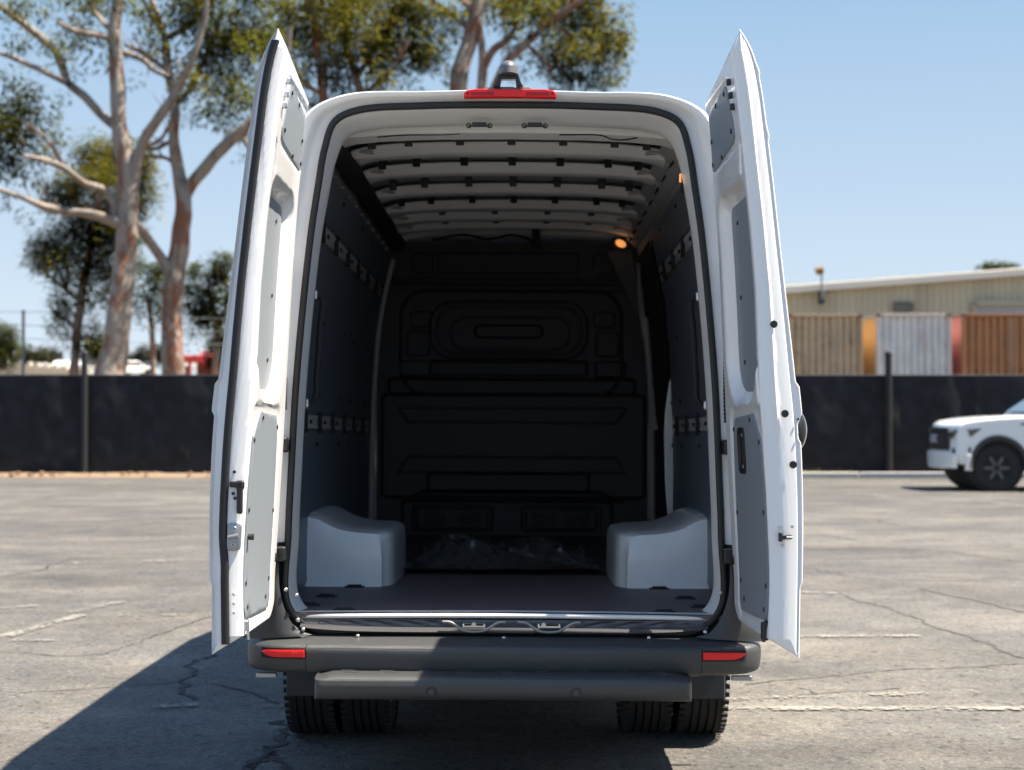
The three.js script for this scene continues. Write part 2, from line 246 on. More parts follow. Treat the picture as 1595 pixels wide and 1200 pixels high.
// ------------------------------------------------------------------ metal building, containers
{
  const d = 78, wallM = std([0.50, 0.44, 0.31], 0.7), trimM = std([0.78, 0.73, 0.62], 0.6), P = (px, py) => at(px, py, d);
  const b = thing('metal_building', 'long tan ribbed metal warehouse with a sloping cream roof edge behind the containers', 'building', [0, 0, -d]);
  const xl = P(1120, 450).x, xr = P(1900, 450).x, yTop = (x) => lerp(P(1225, 452).y, P(1595, 424).y, (x - P(1225, 450).x) / (P(1595, 450).x - P(1225, 450).x));
  const pw = 1.0; let n = 0;
  for (let x = xl; x < xr; x += pw, n++) {
    const prof = [], w = Math.min(pw, xr - x);                           // one ribbed sheet each
    for (let i = 0; i <= 24; i++) { const u = i / 24, r = Math.abs((u * 3) % 1 - 0.5); prof.push([x + u * w, r > 0.38 ? 0.09 : 0]); }
    const tone = 1 + 0.05 * Math.sin(n * 2.3);
    pm('wall_panel', crease(grid(24, 1, (u, v, i) => [prof[i][0], v * yTop(prof[i][0]), prof[i][1]]), 20), std([0.52 * tone, 0.47 * tone, 0.34 * tone], 0.65), b);
  }
  const fas = new THREE.BufferGeometry(), q = [[xl - 0.3, yTop(xl)], [xr, yTop(xr)]];
  const len = Math.hypot(q[1][0] - q[0][0], q[1][1] - q[0][1]), ang = Math.atan2(q[1][1] - q[0][1], q[1][0] - q[0][0]);
  const fb = box(len, 0.36, 0.12, 0, 0, 0, 0.02); fb.rotateZ(ang); fb.translate((q[0][0] + q[1][0]) / 2, (q[0][1] + q[1][1]) / 2 - 0.02, 0.30); pm('fascia', fb, trimM, b);
  const rf = box(len, 0.06, 40, 0, 0, 0); rf.rotateZ(ang); rf.translate((q[0][0] + q[1][0]) / 2, (q[0][1] + q[1][1]) / 2 + 0.19, -19.7); pm('roof', rf, trimM, b);
  pm('side_wall', box(0.1, yTop(xl) - 0.3, 38, xl, yTop(xl) / 2 - 0.15, -19.2), wallM, b);
  const v0 = P(1392, 472), v1 = P(1420, 486), vent = pm('vent_louver', merge([box(v1.x - v0.x, 0.06, 0.16, (v0.x + v1.x) / 2, v0.y, 0.14), box(v1.x - v0.x, 0.06, 0.16, (v0.x + v1.x) / 2, v1.y, 0.14), box(0.06, v0.y - v1.y, 0.16, v0.x, (v0.y + v1.y) / 2, 0.14), box(0.06, v0.y - v1.y, 0.16, v1.x, (v0.y + v1.y) / 2, 0.14), box(v1.x - v0.x, v0.y - v1.y, 0.02, (v0.x + v1.x) / 2, (v0.y + v1.y) / 2, 0.1)]), std([0.16, 0.15, 0.12], 0.7), b);
  for (let i = 1; i < 5; i++) { const s = box(v1.x - v0.x - 0.08, 0.02, 0.13, 0, 0, 0); s.rotateX(0.6); s.translate((v0.x + v1.x) / 2, lerp(v0.y, v1.y, i / 5), 0.17); pm('slat', s, std([0.32, 0.30, 0.24], 0.6), vent); }
  const c0 = P(1432, 0).x; pm('downpipe', rod(V(c0, 0, 0.2), V(c0, yTop(c0) - 0.3, 0.2), 0.05), wallM, b);
  const g0 = P(1516, 473), g1 = P(1640, 473); const dr = pm('roller_door_frame', merge([box(g1.x - g0.x, 0.3, 0.3, (g0.x + g1.x) / 2, g0.y, 0.2), box(0.2, g0.y, 0.3, g0.x, g0.y / 2, 0.2), box(0.2, g0.y, 0.3, g1.x, g0.y / 2, 0.2)]), std([0.40, 0.35, 0.25], 0.7), b);
  for (let i = 0; i < 14; i++) pm('door_slat', box(g1.x - g0.x - 0.24, 0.29, 0.06, (g0.x + g1.x) / 2, g0.y - 0.3 - i * 0.31, 0.13, 0.02), std([0.36, 0.38, 0.40], 0.5), dr);

  // lamp on an arm above the eave
  const L = thing('yard_lamp', 'floodlight on a thin pole fixed to the eave of the tan warehouse', 'lamp', [0, 0, 0]), l0 = at(1281, 466, d - 0.75), l1 = at(1280, 425, d - 0.75);
  pm('bracket', box(0.28, 0.7, 0.45, l0.x, l0.y + 0.1, l0.z - 0.2, 0.04), std([0.05, 0.05, 0.05], 0.6), L);
  pm('pole', rod(l0, l1, 0.055), std([0.22, 0.22, 0.22], 0.5), L);
  const hd = box(0.42, 0.32, 0.3, 0, 0, 0, 0.06); hd.rotateX(0.5); hd.rotateZ(0.3); hd.translate(l1.x - 0.12, l1.y + 0.12, l1.z); const head = pm('lamp_head', hd, std([0.22, 0.13, 0.06], 0.5), L);
  const ln = box(0.36, 0.04, 0.22, 0, -0.17, 0.0); ln.rotateX(0.5); ln.rotateZ(0.3); ln.translate(l1.x - 0.12, l1.y + 0.12, l1.z); pm('lens', ln, std([0.7, 0.65, 0.5], 0.3), head);

  // shipping containers, two high, ends toward us
  const cont = (px0, px1, dd, color, label, pyTop = 488, dirt = 0.5, side = null) => {
    const a = at(px0, pyTop, dd), e = at(px1, pyTop, dd), w = e.x - a.x, H = a.y / 2;
    const rustTex = tex(256, 256, (u, v, x, y) => { const st = 0.7 * fbm(u * 18, v * 1.2, dd + color[0] * 9, 3), m = sstep(0.14, 0.45, st + fbm(u * 7, v * 7, 2, 4)) * dirt, k = 0.95 + fbm(u * 4, v * 3, 8, 4) * 0.25; const f = (c, r) => Math.pow(lerp(c * k, r, m), 1 / 2.2); return [f(color[0], 0.20), f(color[1], 0.09), f(color[2], 0.04)]; });
    const m = new THREE.MeshStandardMaterial({ map: rustTex, roughness: 0.7 }), fr = std([color[0] * 0.8, color[1] * 0.7, color[2] * 0.65], 0.65);
    for (let lev = 1; lev >= 0; lev--) {
      const t = thing('shipping_container', lev ? label : label.replace('upper', 'lower').split(' at the right')[0].split(' with rust')[0].split(' seen in')[0].split(',')[0] + ' hidden behind the black fence', 'container', [(a.x + e.x) / 2, lev * H, -dd]);
      const nc = 10, half = w / 2 - 0.1;
      pm('end_wall', crease(grid(nc * 8, 1, (u, v) => { const ph = (u * nc) % 1, z = ph < 0.3 ? 0 : ph < 0.5 ? (ph - 0.3) * 5 : ph < 0.8 ? 1 : (1 - ph) * 5; return [lerp(-half, half, u), lerp(0.16, H - 0.12, v), -0.02 - z * 0.16, u, v]; }), 15), m, t);
      const sw = (s) => crease(grid(160, 1, (u, v) => { const ph = (u * 22) % 1, z = ph < 0.3 ? 0 : ph < 0.5 ? (ph - 0.3) * 5 : ph < 0.8 ? 1 : (1 - ph) * 5; return [s * (w / 2 - 0.02 - z * 0.04), lerp(0.16, H - 0.12, v), -0.1 - u * 5.9, u * 2.5, v]; }), 15);
      pm('side_wall', sw(1), m, t); { const o = pm('side_wall', sw(-1), side ? std(side[0], 0.7) : m, t); if (side) o.userData.label = side[1]; } pm('roof', box(w - 0.1, 0.04, 5.9, 0, H - 0.05, -3.05), m, t);
      for (const s of [-1, 1]) { pm('corner_post', box(0.12, H - 0.02, 0.14, s * (w / 2 - 0.06), H / 2, -0.03, 0.01), fr, t); for (const y of [0.07, H - 0.07]) pm('corner_casting', box(0.17, 0.12, 0.18, s * (w / 2 - 0.08), y, -0.025, 0.015), std([0.16, 0.10, 0.06], 0.7), t); }
      pm('top_rail', box(w - 0.36, 0.11, 0.1, 0, H - 0.075, -0.04, 0.01), fr, t); pm('bottom_rail', box(w - 0.36, 0.15, 0.1, 0, 0.095, -0.04, 0.01), fr, t);
      if (lev) pm('door_bar', merge([rod(V(half * 0.30, 0.2, 0.02), V(half * 0.30, H - 0.2, 0.02), 0.02, 0.02, 8)]), std([0.4, 0.38, 0.35], 0.5, 0.5), t);
    }
  };
  cont(1228, 1344, 58, [0.58, 0.46, 0.31], 'upper tan corrugated shipping container, leftmost of the row behind the fence', 489, 0.35);
  cont(1365, 1482, 58, [0.74, 0.74, 0.72], 'upper white corrugated container with rust stains in the middle of the row', 488, 0.28, [[0.66, 0.42, 0.18], 'yellow-orange side wall of the white container']);
  cont(1498, 1620, 58, [0.46, 0.23, 0.105], 'upper orange-brown corrugated container at the right of the row', 488, 0.55, [[0.52, 0.17, 0.14], 'faded red side wall of the orange-brown container']);
}
// ------------------------------------------------------------------ the van (z = 0 is the rear opening, front toward -z)
const van = thing('cargo_van', 'white high-roof cargo van seen from behind with both rear doors wide open', 'van', [-0.033, 0, -5.6]);
van.rotation.set(R(-1.05), R(-0.4), R(-0.3));
const mir = (half) => { const a = half.map(([x, y]) => [x, y]); for (let i = half.length - 2; i > 0; i--) a.push([-half[i][0], half[i][1]]); return a; };
const KO = [[0, 0.60], [0.5, 0.60], [0.88, 0.605], [0.945, 0.70], [0.965, 1.0], [0.962, 1.3], [0.94, 1.7], [0.887, 2.1], [0.830, 2.38], [0.790, 2.51], [0.735, 2.585], [0.60, 2.642], [0.3, 2.653], [0, 2.66]];
const KI = [[0, 0.645], [0.5, 0.645], [0.715, 0.655], [0.800, 0.74], [0.801, 1.0], [0.794, 1.2], [0.775, 1.6], [0.730, 2.1], [0.702, 2.3], [0.679, 2.44], [0.642, 2.54], [0.56, 2.581], [0.3, 2.600], [0, 2.604]];
const KL = [[0, 0.69], [0.5, 0.69], [0.725, 0.695], [0.784, 0.76], [0.785, 1.0], [0.778, 1.2], [0.759, 1.6], [0.713, 2.1], [0.683, 2.29], [0.657, 2.42], [0.618, 2.505], [0.54, 2.538], [0.3, 2.556], [0, 2.560]];   // inner lip
const KW = [[0, 0.68], [0.6, 0.68], [0.86, 0.685], [0.885, 0.76], [0.885, 1.0], [0.885, 1.2], [0.876, 1.6], [0.84, 2.1], [0.80, 2.3], [0.765, 2.45], [0.74, 2.57], [0.65, 2.622], [0.3, 2.642], [0, 2.645]];    // inside of the load space
const curveOf = (half) => new THREE.CatmullRomCurve3(mir(half).map(([x, y]) => V(x, y, 0)), true, 'centripetal');
const cO = curveOf(KO), cI = curveOf(KI), cL = curveOf(KL), cW = curveOf(KW);
const ringPt = (list, u) => { const p = V(0, 0, 0); for (const [c, w] of list) p.addScaledVector(c.getPoint(u), w); return p; };
// body frame around the opening: each ring is [mix of curves, z]
const NB = 260;
const rings = [
  [[[cO, 1]], -0.30], [[[cO, 1]], -0.10], [[[cO, 0.99], [cI, 0.01]], -0.05], [[[cO, 0.93], [cI, 0.07]], -0.018], [[[cO, 0.80], [cI, 0.20]], 0.0], [[[cO, 0.62], [cI, 0.38]], -0.004],
  [[[cO, 0.50], [cI, 0.50]], -0.014], [[[cO, 0.42], [cI, 0.58]], -0.034], [[[cO, 0.30], [cI, 0.70]], -0.044], [[[cO, 0.08], [cI, 0.92]], -0.05], [[[cI, 0.98], [cL, 0.02]], -0.052],
];
const loftRings = (rs, n = NB) => grid(n, rs.length - 1, (u, v, i, j) => { const p = ringPt(rs[j][0], u); return [p.x, p.y, rs[j][1], u * 8, v]; });
pm('rear_frame', crease(loftRings(rings), 40), M.white, van);
const lipRings = [[[[cI, 0.9], [cL, 0.1]], -0.056], [[[cI, 0.72], [cL, 0.28]], -0.053], [[[cI, 0.62], [cL, 0.38]], -0.062], [[[cI, 0.45], [cL, 0.55]], -0.10], [[[cI, 0.15], [cL, 0.85]], -0.15], [[[cL, 1]], -0.19], [[[cL, 0.98], [cW, 0.02]], -0.22], [[[cL, 0.8], [cW, 0.2]], -0.235], [[[cL, 0.3], [cW, 0.7]], -0.25], [[[cW, 1]], -0.26]];
pm('opening_frame', crease(loftRings(lipRings), 40), M.whiteIn, van);
// rubber seal round the opening
{
  const g = grid(NB * 2, 14, (u, v) => { const p = cI.getPoint(u), q = cI.getPoint(u + 0.0005), t = q.sub(p).normalize(), a = v * Math.PI * 2, r = 0.0105 * (1 + 0.25 * Math.cos(2 * a)), nx = t.y, ny = -t.x; return [p.x + nx * Math.cos(a) * r, p.y + ny * Math.cos(a) * r, -0.040 + Math.sin(a) * r * 1.3]; });
  pm('opening_seal', g, M.rubber, van);
}
// outer body, cab and nose
{
  const st = [[-0.30, 1, 2.66, 0.60, 0], [-0.8, 1.02, 2.735, 0.50, 0], [-2.5, 1.03, 2.77, 0.48, 0], [-4.1, 1.02, 2.76, 0.46, 0], [-4.45, 1.0, 2.69, 0.45, 0], [-4.75, 0.98, 2.58, 0.42, 0], [-5.15, 0.98, 2.15, 0.40, 0], [-5.6, 0.98, 1.50, 0.38, 0.1], [-6.1, 0.96, 1.28, 0.34, 0.2], [-6.55, 0.90, 1.08, 0.32, 0.3], [-6.7, 0.82, 0.9, 0.36, 0.4], [-6.72, 0.5, 0.7, 0.5, 0.5]];
  pm('body', crease(grid(120, st.length - 1, (u, v, i, j) => { const p = cO.getPoint(u), s = st[j]; const y = lerp(s[3], s[2], (p.y - 0.60) / 2.06), sq = s[4]; return [p.x * s[1] * (1 + sq * 0.12 * (p.y / 2.6)), y, s[0], u * 6, v]; }), 45), M.white, van);
  const ws = grid(16, 8, (u, v) => [lerp(-0.72, 0.72, u) * lerp(1.08, 0.9, v), lerp(1.52, 2.5, v), lerp(-5.63, -4.88, v) - 0.03 * Math.sin(u * Math.PI) - 0.015]); pm('windscreen', ws, phy([0.03, 0.035, 0.04], 0.05, { clearcoat: 1 }), van);
}
const mixAt = (list, u) => ringPt(list, u);
// ---- door shape tables (half width against height, all in metres)
const edgeC = new THREE.CatmullRomCurve3([[0.64, 0.947], [0.9, 0.951], [1.15, 0.953], [1.4, 0.944], [1.6, 0.924], [1.957, 0.884], [2.3, 0.846], [2.54, 0.813], [2.64, 0.784], [2.71, 0.742]].map(([y, x]) => V(x, y, 0)), false, 'centripetal'), edgeP = edgeC.getPoints(300).map((p) => [p.y, p.x]), edgeT = table(edgeP);
const tXo = (Y, s = 1) => edgeT(Y) + 0.010 * sstep(1.425, 1.445, Y) * sstep(1.548, 1.53, Y) - (s > 0 ? 0.008 : 0) * sstep(1.425, 1.405, Y) * sstep(1.345, 1.365, Y) - 0.007 * sstep(0.905, 0.875, Y) + 0.005 * sstep(2.335, 2.345, Y) * sstep(2.39, 2.345, Y) + 0.005 * sstep(2.548, 2.556, Y) * sstep(2.60, 2.556, Y);
const tXi = table([[0.70, 0.842], [0.90, 0.848], [1.0, 0.846], [1.17, 0.838], [1.336, 0.828], [1.45, 0.820], [1.55, 0.814], [1.70, 0.810], [1.853, 0.804], [2.05, 0.788], [2.267, 0.764], [2.45, 0.745], [2.557, 0.732], [2.65, 0.718]]);
const tXh = table([[0.70, 0.836], [0.85, 0.834], [1.05, 0.822], [1.319, 0.808], [1.55, 0.799], [1.788, 0.788], [2.0, 0.778], [2.257, 0.762], [2.40, 0.748], [2.54, 0.734], [2.62, 0.724]]);
const DW = 0.65;
function makeDoor(s) {
  const swing = s > 0 ? R(1.7) : R(-0.6), px = 0.80, pz = 0.02;
  const inner = (u, Y) => lerp(tXh(Y), tXi(Y), clamp(u / DW));
  const depth = (u, Y) => {
    const w = -sdRound(u - 0.345, Y - 1.855, 0.265, 0.385, Y < 1.855 ? 0.20 : 0.10);
    let d = 0.042 * sstep(0.0, 0.050, w);
    const lo = -sdRound(u - 0.37, Y - 1.10, 0.255, 0.365, 0.06); d += 0.007 * sstep(-0.012, 0.006, lo);
    const hi = -sdRound(u - 0.275, Y - 2.45, 0.25, 0.118, 0.03); d += 0.007 * sstep(-0.012, 0.006, hi);
    const sl = -sdRound(u - 0.607 + (Y - 1.55) * 0.12, Y - 1.55, 0.014, 0.075, 0.013); d += 0.012 * sstep(-0.006, 0.008, sl);
    const s2 = -sdRound(u - 0.59 - (Y - 2.3) * 0.4, Y - 2.29, 0.016, 0.05, 0.014); d += 0.014 * sstep(-0.006, 0.01, s2);
    const edge = sstep(0.03, 0.0, u); d += 0.03 * edge;
    return d;
  };
  const Yb = (u) => { const r = 0.15; return 0.715 + (u < r ? r - Math.sqrt(Math.max(0, r * r - (r - u) ** 2)) : 0); };
  const Yt = (u) => 2.585 + 0.05 * clamp(u / DW) - (u < 0.05 ? 0.03 * (1 - u / 0.05) ** 2 : 0);
  const cols = [];                                                  // f(t) -> [x, y, z] for each column of the closed section
  const NI = 74, NF = 16;
  for (let i = 0; i <= NI; i++) { const u = (DW - 0.016) * i / NI; cols.push((t) => { const Y = lerp(Yb(u), Yt(u), t); return [inner(u, Y) + depth(u, Y), Y, u]; }); }
  for (let k = 1; k <= 3; k++) { const a = k / 3 * Math.PI / 2; cols.push((t) => { const Y = lerp(Yb(DW), Yt(DW), t); return [inner(DW, Y) + 0.016 * (1 - Math.cos(a)), Y, DW - 0.016 + 0.016 * Math.sin(a)]; }); }
  for (let k = 1; k <= NF; k++) {
    const f = k / NF; cols.push((t) => {
      const yb = lerp(Yb(DW), 0.655, sstep(0.55, 0.95, f)), yt = lerp(Yt(DW), 2.70, sstep(0.6, 1, f)), Y = lerp(yb, yt, t), a = inner(DW, Y) + 0.016, b = lerp(edgeT(Y), tXo(Y, s), sstep(0.86, 1, f));
      const stp = s < 0 ? 0.014 * sstep(0.62, 0.68, f) - 0.008 * sstep(0.94, 1, f) : 0.007 * sstep(0.80, 0.90, f) - 0.007 * sstep(0.93, 1, f);
      const ridge = (s < 0 ? 0.006 : 0.004) * Math.sin(f * Math.PI * 1.4) + (s > 0 ? 0.008 * sstep(0.02, 0, Math.abs(f - 0.34) - 0.02) * sstep(1.35, 1.45, Y) : 0);
      return [lerp(a, b, f), Y, DW - stp + ridge];
    });
  }
  const hin = (Y) => tXh(Y) + 0.105, outx = (u, Y) => lerp(hin(Y), tXo(Y, s) + 0.003, clamp(u / DW)) + 0.012 * Math.sin(clamp(u / DW) * Math.PI);
  for (let i = NI; i >= 0; i--) { const u = DW * i / NI; cols.push((t) => { const yb = lerp(Yb(u) - 0.03, 0.655, u / DW), Y = lerp(yb, lerp(2.63, 2.70, u / DW), t); return [outx(u, Y), Y, u - 0.006 * (u / DW)]; }); }
  cols.push(cols[0]);
  const put = (p) => [s * (p[0] - px), p[1], p[2]];
  const NYR = 250, nc = cols.length - 1, last = nc;                 // columns 0..nc closed
  const g = grid(nc, NYR, (u, v, i) => put(cols[i](v)), false, s < 0);
  const cap = (t, flip) => grid(NI, 1, (u, v, i, j) => put(j === 0 ? cols[i](t) : cols[cols.length - 2 - i](t)), false, flip);
  const capEnd = (t, flip) => grid(NF + 3, 1, (u, v, i, j) => { const p = cols[NI + i](t), q = cols[NI + 3 + NF + 1](t); return put(j === 0 ? p : q); }, false, flip);
  const door = pm('rear_door', crease(merge([g, cap(0, s < 0), cap(1, s > 0), capEnd(0, s < 0), capEnd(1, s > 0)]), 32), M.white, van);
  door.position.set(s * px, 0, pz); door.rotation.y = s * swing;
  door.userData.label = s > 0 ? 'right-hand rear door with its inner face in shade' : 'left-hand rear door with its inner face in sunlight';
  const onIn = (u, Y, w) => put([inner(u, Y) + depth(u, Y) - w, Y, u]);
  const clip = (u, Y, r = 0.0085) => { const g2 = new THREE.CylinderGeometry(r * 0.85, r, 0.006, 12); g2.rotateZ(s * Math.PI / 2); const p = onIn(u, Y, 0.006); g2.translate(...p); pm('clip', g2, M.black, door); };
  pm('upper_panel', laid(polyShape([[0.035, 2.34], [0.06, 2.535], [0.40, 2.562], [0.44, 2.56], [0.512, 2.40], [0.505, 2.375], [0.47, 2.36], [0.06, 2.333]]), 0.005, onIn, 0.05, 0.0012), M.panel, door);
  for (const [u, y] of [[0.055, 2.36], [0.25, 2.352], [0.47, 2.40], [0.41, 2.54], [0.23, 2.538], [0.075, 2.44]]) clip(u, y, 0.010);
  pm('window_panel', laid(roundShape(0.135, 1.525, 0.555, 2.185, [0.15, 0.14, 0.045, 0.06]), 0.005, onIn, 0.04, 0.0012), M.panel, door);
  for (const [u, y] of [[0.25, 2.12], [0.22, 1.86], [0.50, 2.13], [0.24, 1.63], [0.49, 1.60]]) clip(u, y);
  const lower = polyShape([[0.13, 0.79], [0.16, 0.755], [0.58, 0.765], [0.605, 0.80], [0.60, 1.20], [0.585, 1.36], [0.50, 1.445], [0.20, 1.435], [0.16, 1.40], [0.14, 1.15]]);
  if (s > 0) lower.holes.push(roundShape(0.245, 1.245, 0.345, 1.395, 0.025));
  pm('lower_panel', laid(lower, 0.006, onIn, 0.05, 0.0012), M.panel, door);
  for (const [u, y] of [[0.17, 1.395], [0.45, 1.425], [0.575, 1.35], [0.155, 1.10], [0.585, 1.12], [0.56, 0.80], [0.22, 0.80], [0.585, 0.88], [0.16, 0.86]]) clip(u, y, 0.0095);
  const onFree = (f, Y, w) => { const a = inner(DW, Y) + 0.016, b = edgeT(Y); return put([lerp(a, b, f), Y, DW + w]); };
  const disk = (name, f, Y, r, h, mat, w = 0.004) => { const c = new THREE.CylinderGeometry(r * 0.92, r, h, 20); c.rotateX(Math.PI / 2); c.translate(...onFree(f, Y, w)); return pm(name, c, mat, door); };
  if (s > 0) {
    // grab pocket in the lower panel
    pm('grab_pocket', merge([laid(roundShape(0.235, 1.235, 0.355, 1.405, 0.03), 0.002, (u, y, w) => onIn(u, y, w - 0.010), 0.05), laid((() => { const q = roundShape(0.240, 1.240, 0.350, 1.400, 0.028); q.holes.push(roundShape(0.258, 1.258, 0.332, 1.382, 0.02)); return q; })(), 0.011, onIn, 0.05, 0.002), laid(roundShape(0.285, 1.27, 0.315, 1.37, 0.012), 0.010, onIn, 0.05, 0.003)]), M.black, door);
    for (const [f, y] of [[0.40, 1.733], [0.56, 1.443], [0.72, 1.278]]) { const k = disk('rubber_plug', f, y, 0.0125, 0.006, M.rubber, 0.009); }
    for (const [f, y] of [[0.22, 1.075], [0.62, 1.078], [0.28, 1.018]]) disk('screw', f, y, 0.0055, 0.004, M.steel, 0.010);
    const lt = pm('door_latch', merge([box(0.036, 0.016, 0.010, ...onFree(0.42, 1.045, 0.012), 0.006), box(0.012, 0.030, 0.012, ...onFree(0.20, 1.045, 0.012), 0.003)]), M.black, door);
    pm('latch_hook', box(0.022, 0.006, 0.006, ...onFree(0.50, 1.044, 0.019), 0.002), M.steel, door);
    const hb = new THREE.SphereGeometry(1, 28, 18); hb.scale(0.044, 0.072, 0.05); hb.translate(...put([tXo(1.39) + 0.001, 1.390, DW - 0.085])); pm('outer_handle', hb, M.handle, door);
    const arc = []; for (let i = 0; i <= 16; i++) { const q = lerp(-1.45, 1.45, i / 16); arc.push(V(...put([tXo(1.39) + 0.001 + 0.046 * Math.cos(q), 1.390 + 0.073 * Math.sin(q), DW - 0.085]))); }
    pm('handle_trim', tubeR(arc, arc.map(() => 0.003), 10, 0.008), M.chrome, door);
    for (const y of [1.425, 1.375]) disk('screw', 0.97, y, 0.004, 0.004, M.black, 0.0);
    pm('bottom_latch', merge([box(0.022, 0.06, 0.03, ...onIn(0.60, 0.735, 0.004), 0.006), rod(V(...onIn(0.60, 0.77, 0.006)), V(...onIn(0.60, 0.70, 0.006)), 0.006)]), M.black, door);
  } else {
    // overlap seal along the free edge
    const seal = grid(12, 220, (u, v) => { const Y = lerp(0.69, 2.655, v), a = inner(DW, Y) + 0.016, b = edgeT(Y), bow = 0.10 * sstep(1.06, 0.92, Y), f = 0.54 - bow, an = u * Math.PI * 2, prof = Math.max(0, Math.sin(an)); const x = lerp(a, b, f) + Math.cos(an) * 0.0138, z = DW + 0.004 + 0.017 * Math.pow(prof, 0.6) - 0.006 * Math.exp(-((Math.cos(an) + 0.1) ** 2) / 0.02) * prof; return put([x, Y, z]); });
    pm('edge_seal', seal, M.rubber, door);
    const pl = merge([laid(roundShape(-0.024, 0.990, 0.022, 1.080, 0.016), 0.010, (u, y, w) => { const p = onFree(0.13, y, w + 0.004); return [p[0] + u, p[1], p[2]]; }, 0.05, 0.004), rod(V(...onFree(-0.02, 1.04, 0.018)), V(...onFree(0.33, 1.034, 0.018)), 0.007)]);
    pm('striker_plate', pl, M.plate, door);
    for (const y of [1.062, 1.010]) { const c = new THREE.TorusGeometry(0.006, 0.0022, 8, 16); c.translate(...onFree(0.14, y, 0.0165)); pm('bolt', c, M.steel, door); }
    pm('release_lever', merge([box(0.046, 0.020, 0.016, ...onFree(0.14, 1.205, 0.012), 0.005), box(0.019, 0.105, 0.018, ...onFree(0.01, 1.162, 0.012), 0.006), box(0.028, 0.030, 0.018, ...onFree(0.03, 1.203, 0.012), 0.008)]), M.black, door);
    for (const [f, y] of [[0.25, 1.245], [0.25, 1.175], [0.18, 1.160]]) disk('screw', f, y, 0.0055, 0.005, M.black, 0.008);
    for (const y of [0.85, 0.82, 0.79]) disk('drain_dimple', 0.12, y, 0.006, 0.003, M.whiteIn, 0.008);
    pm('bottom_latch', merge([box(0.02, 0.035, 0.02, ...onIn(0.62, 0.745, 0.004), 0.005), rod(V(...onIn(0.62, 0.765, 0.012)), V(...onIn(0.62, 0.70, 0.012)), 0.005)]), M.steel, door);
    const nub = new THREE.CylinderGeometry(0.009, 0.011, 0.02, 12); nub.rotateZ(Math.PI / 2); nub.translate(...onIn(0.575, 1.03, 0.015)); pm('buffer', nub, M.rubber, door);
  }
  // upper latch pieces
  for (const [u, y] of [[0.56, 2.545], [0.565, 2.50], [0.575, 2.46]]) { const b = box(0.016, 0.022, 0.018, ...onIn(u, y, 0.006), 0.005); pm('upper_latch', b, s > 0 ? M.black : M.steel, door); }
  // hinges between door and body
  for (const y of [0.93, 1.33, 2.0]) pm('hinge', merge([box(0.055, 0.055, 0.07, s * 0.030, y, -0.03, 0.008), rod(V(s * 0.045, y - 0.04, -0.005), V(s * 0.045, y + 0.04, -0.005), 0.013), box(0.02, 0.05, 0.06, s * 0.04, y, 0.03, 0.006)]), y > 1.9 ? M.white : M.black, door);
  // cable bellows
  if (s < 0) { pm('cable_bellows', grid(14, 90, (u, v) => { const a = u * Math.PI * 2, r = 0.008 + 0.002 * Math.sin(v * 130), Y = lerp(1.46, 1.58, v), b = Math.sin(v * Math.PI); return [-0.012 + Math.cos(a) * r - b * 0.004, Y, -0.02 - 0.02 * b + Math.sin(a) * r]; }), M.blackMat, door); }
  else pm('cable_bellows', grid(14, 90, (u, v) => { const a = u * Math.PI * 2, r = 0.006 + 0.0015 * Math.sin(v * 130), Y = lerp(1.42, 1.72, v), b = Math.sin(v * Math.PI); return [0.014 + Math.cos(a) * r, Y, -0.03 - 0.02 * b + Math.sin(a) * r]; }), M.blackMat, door);
  return door;
}
makeDoor(1); makeDoor(-1);
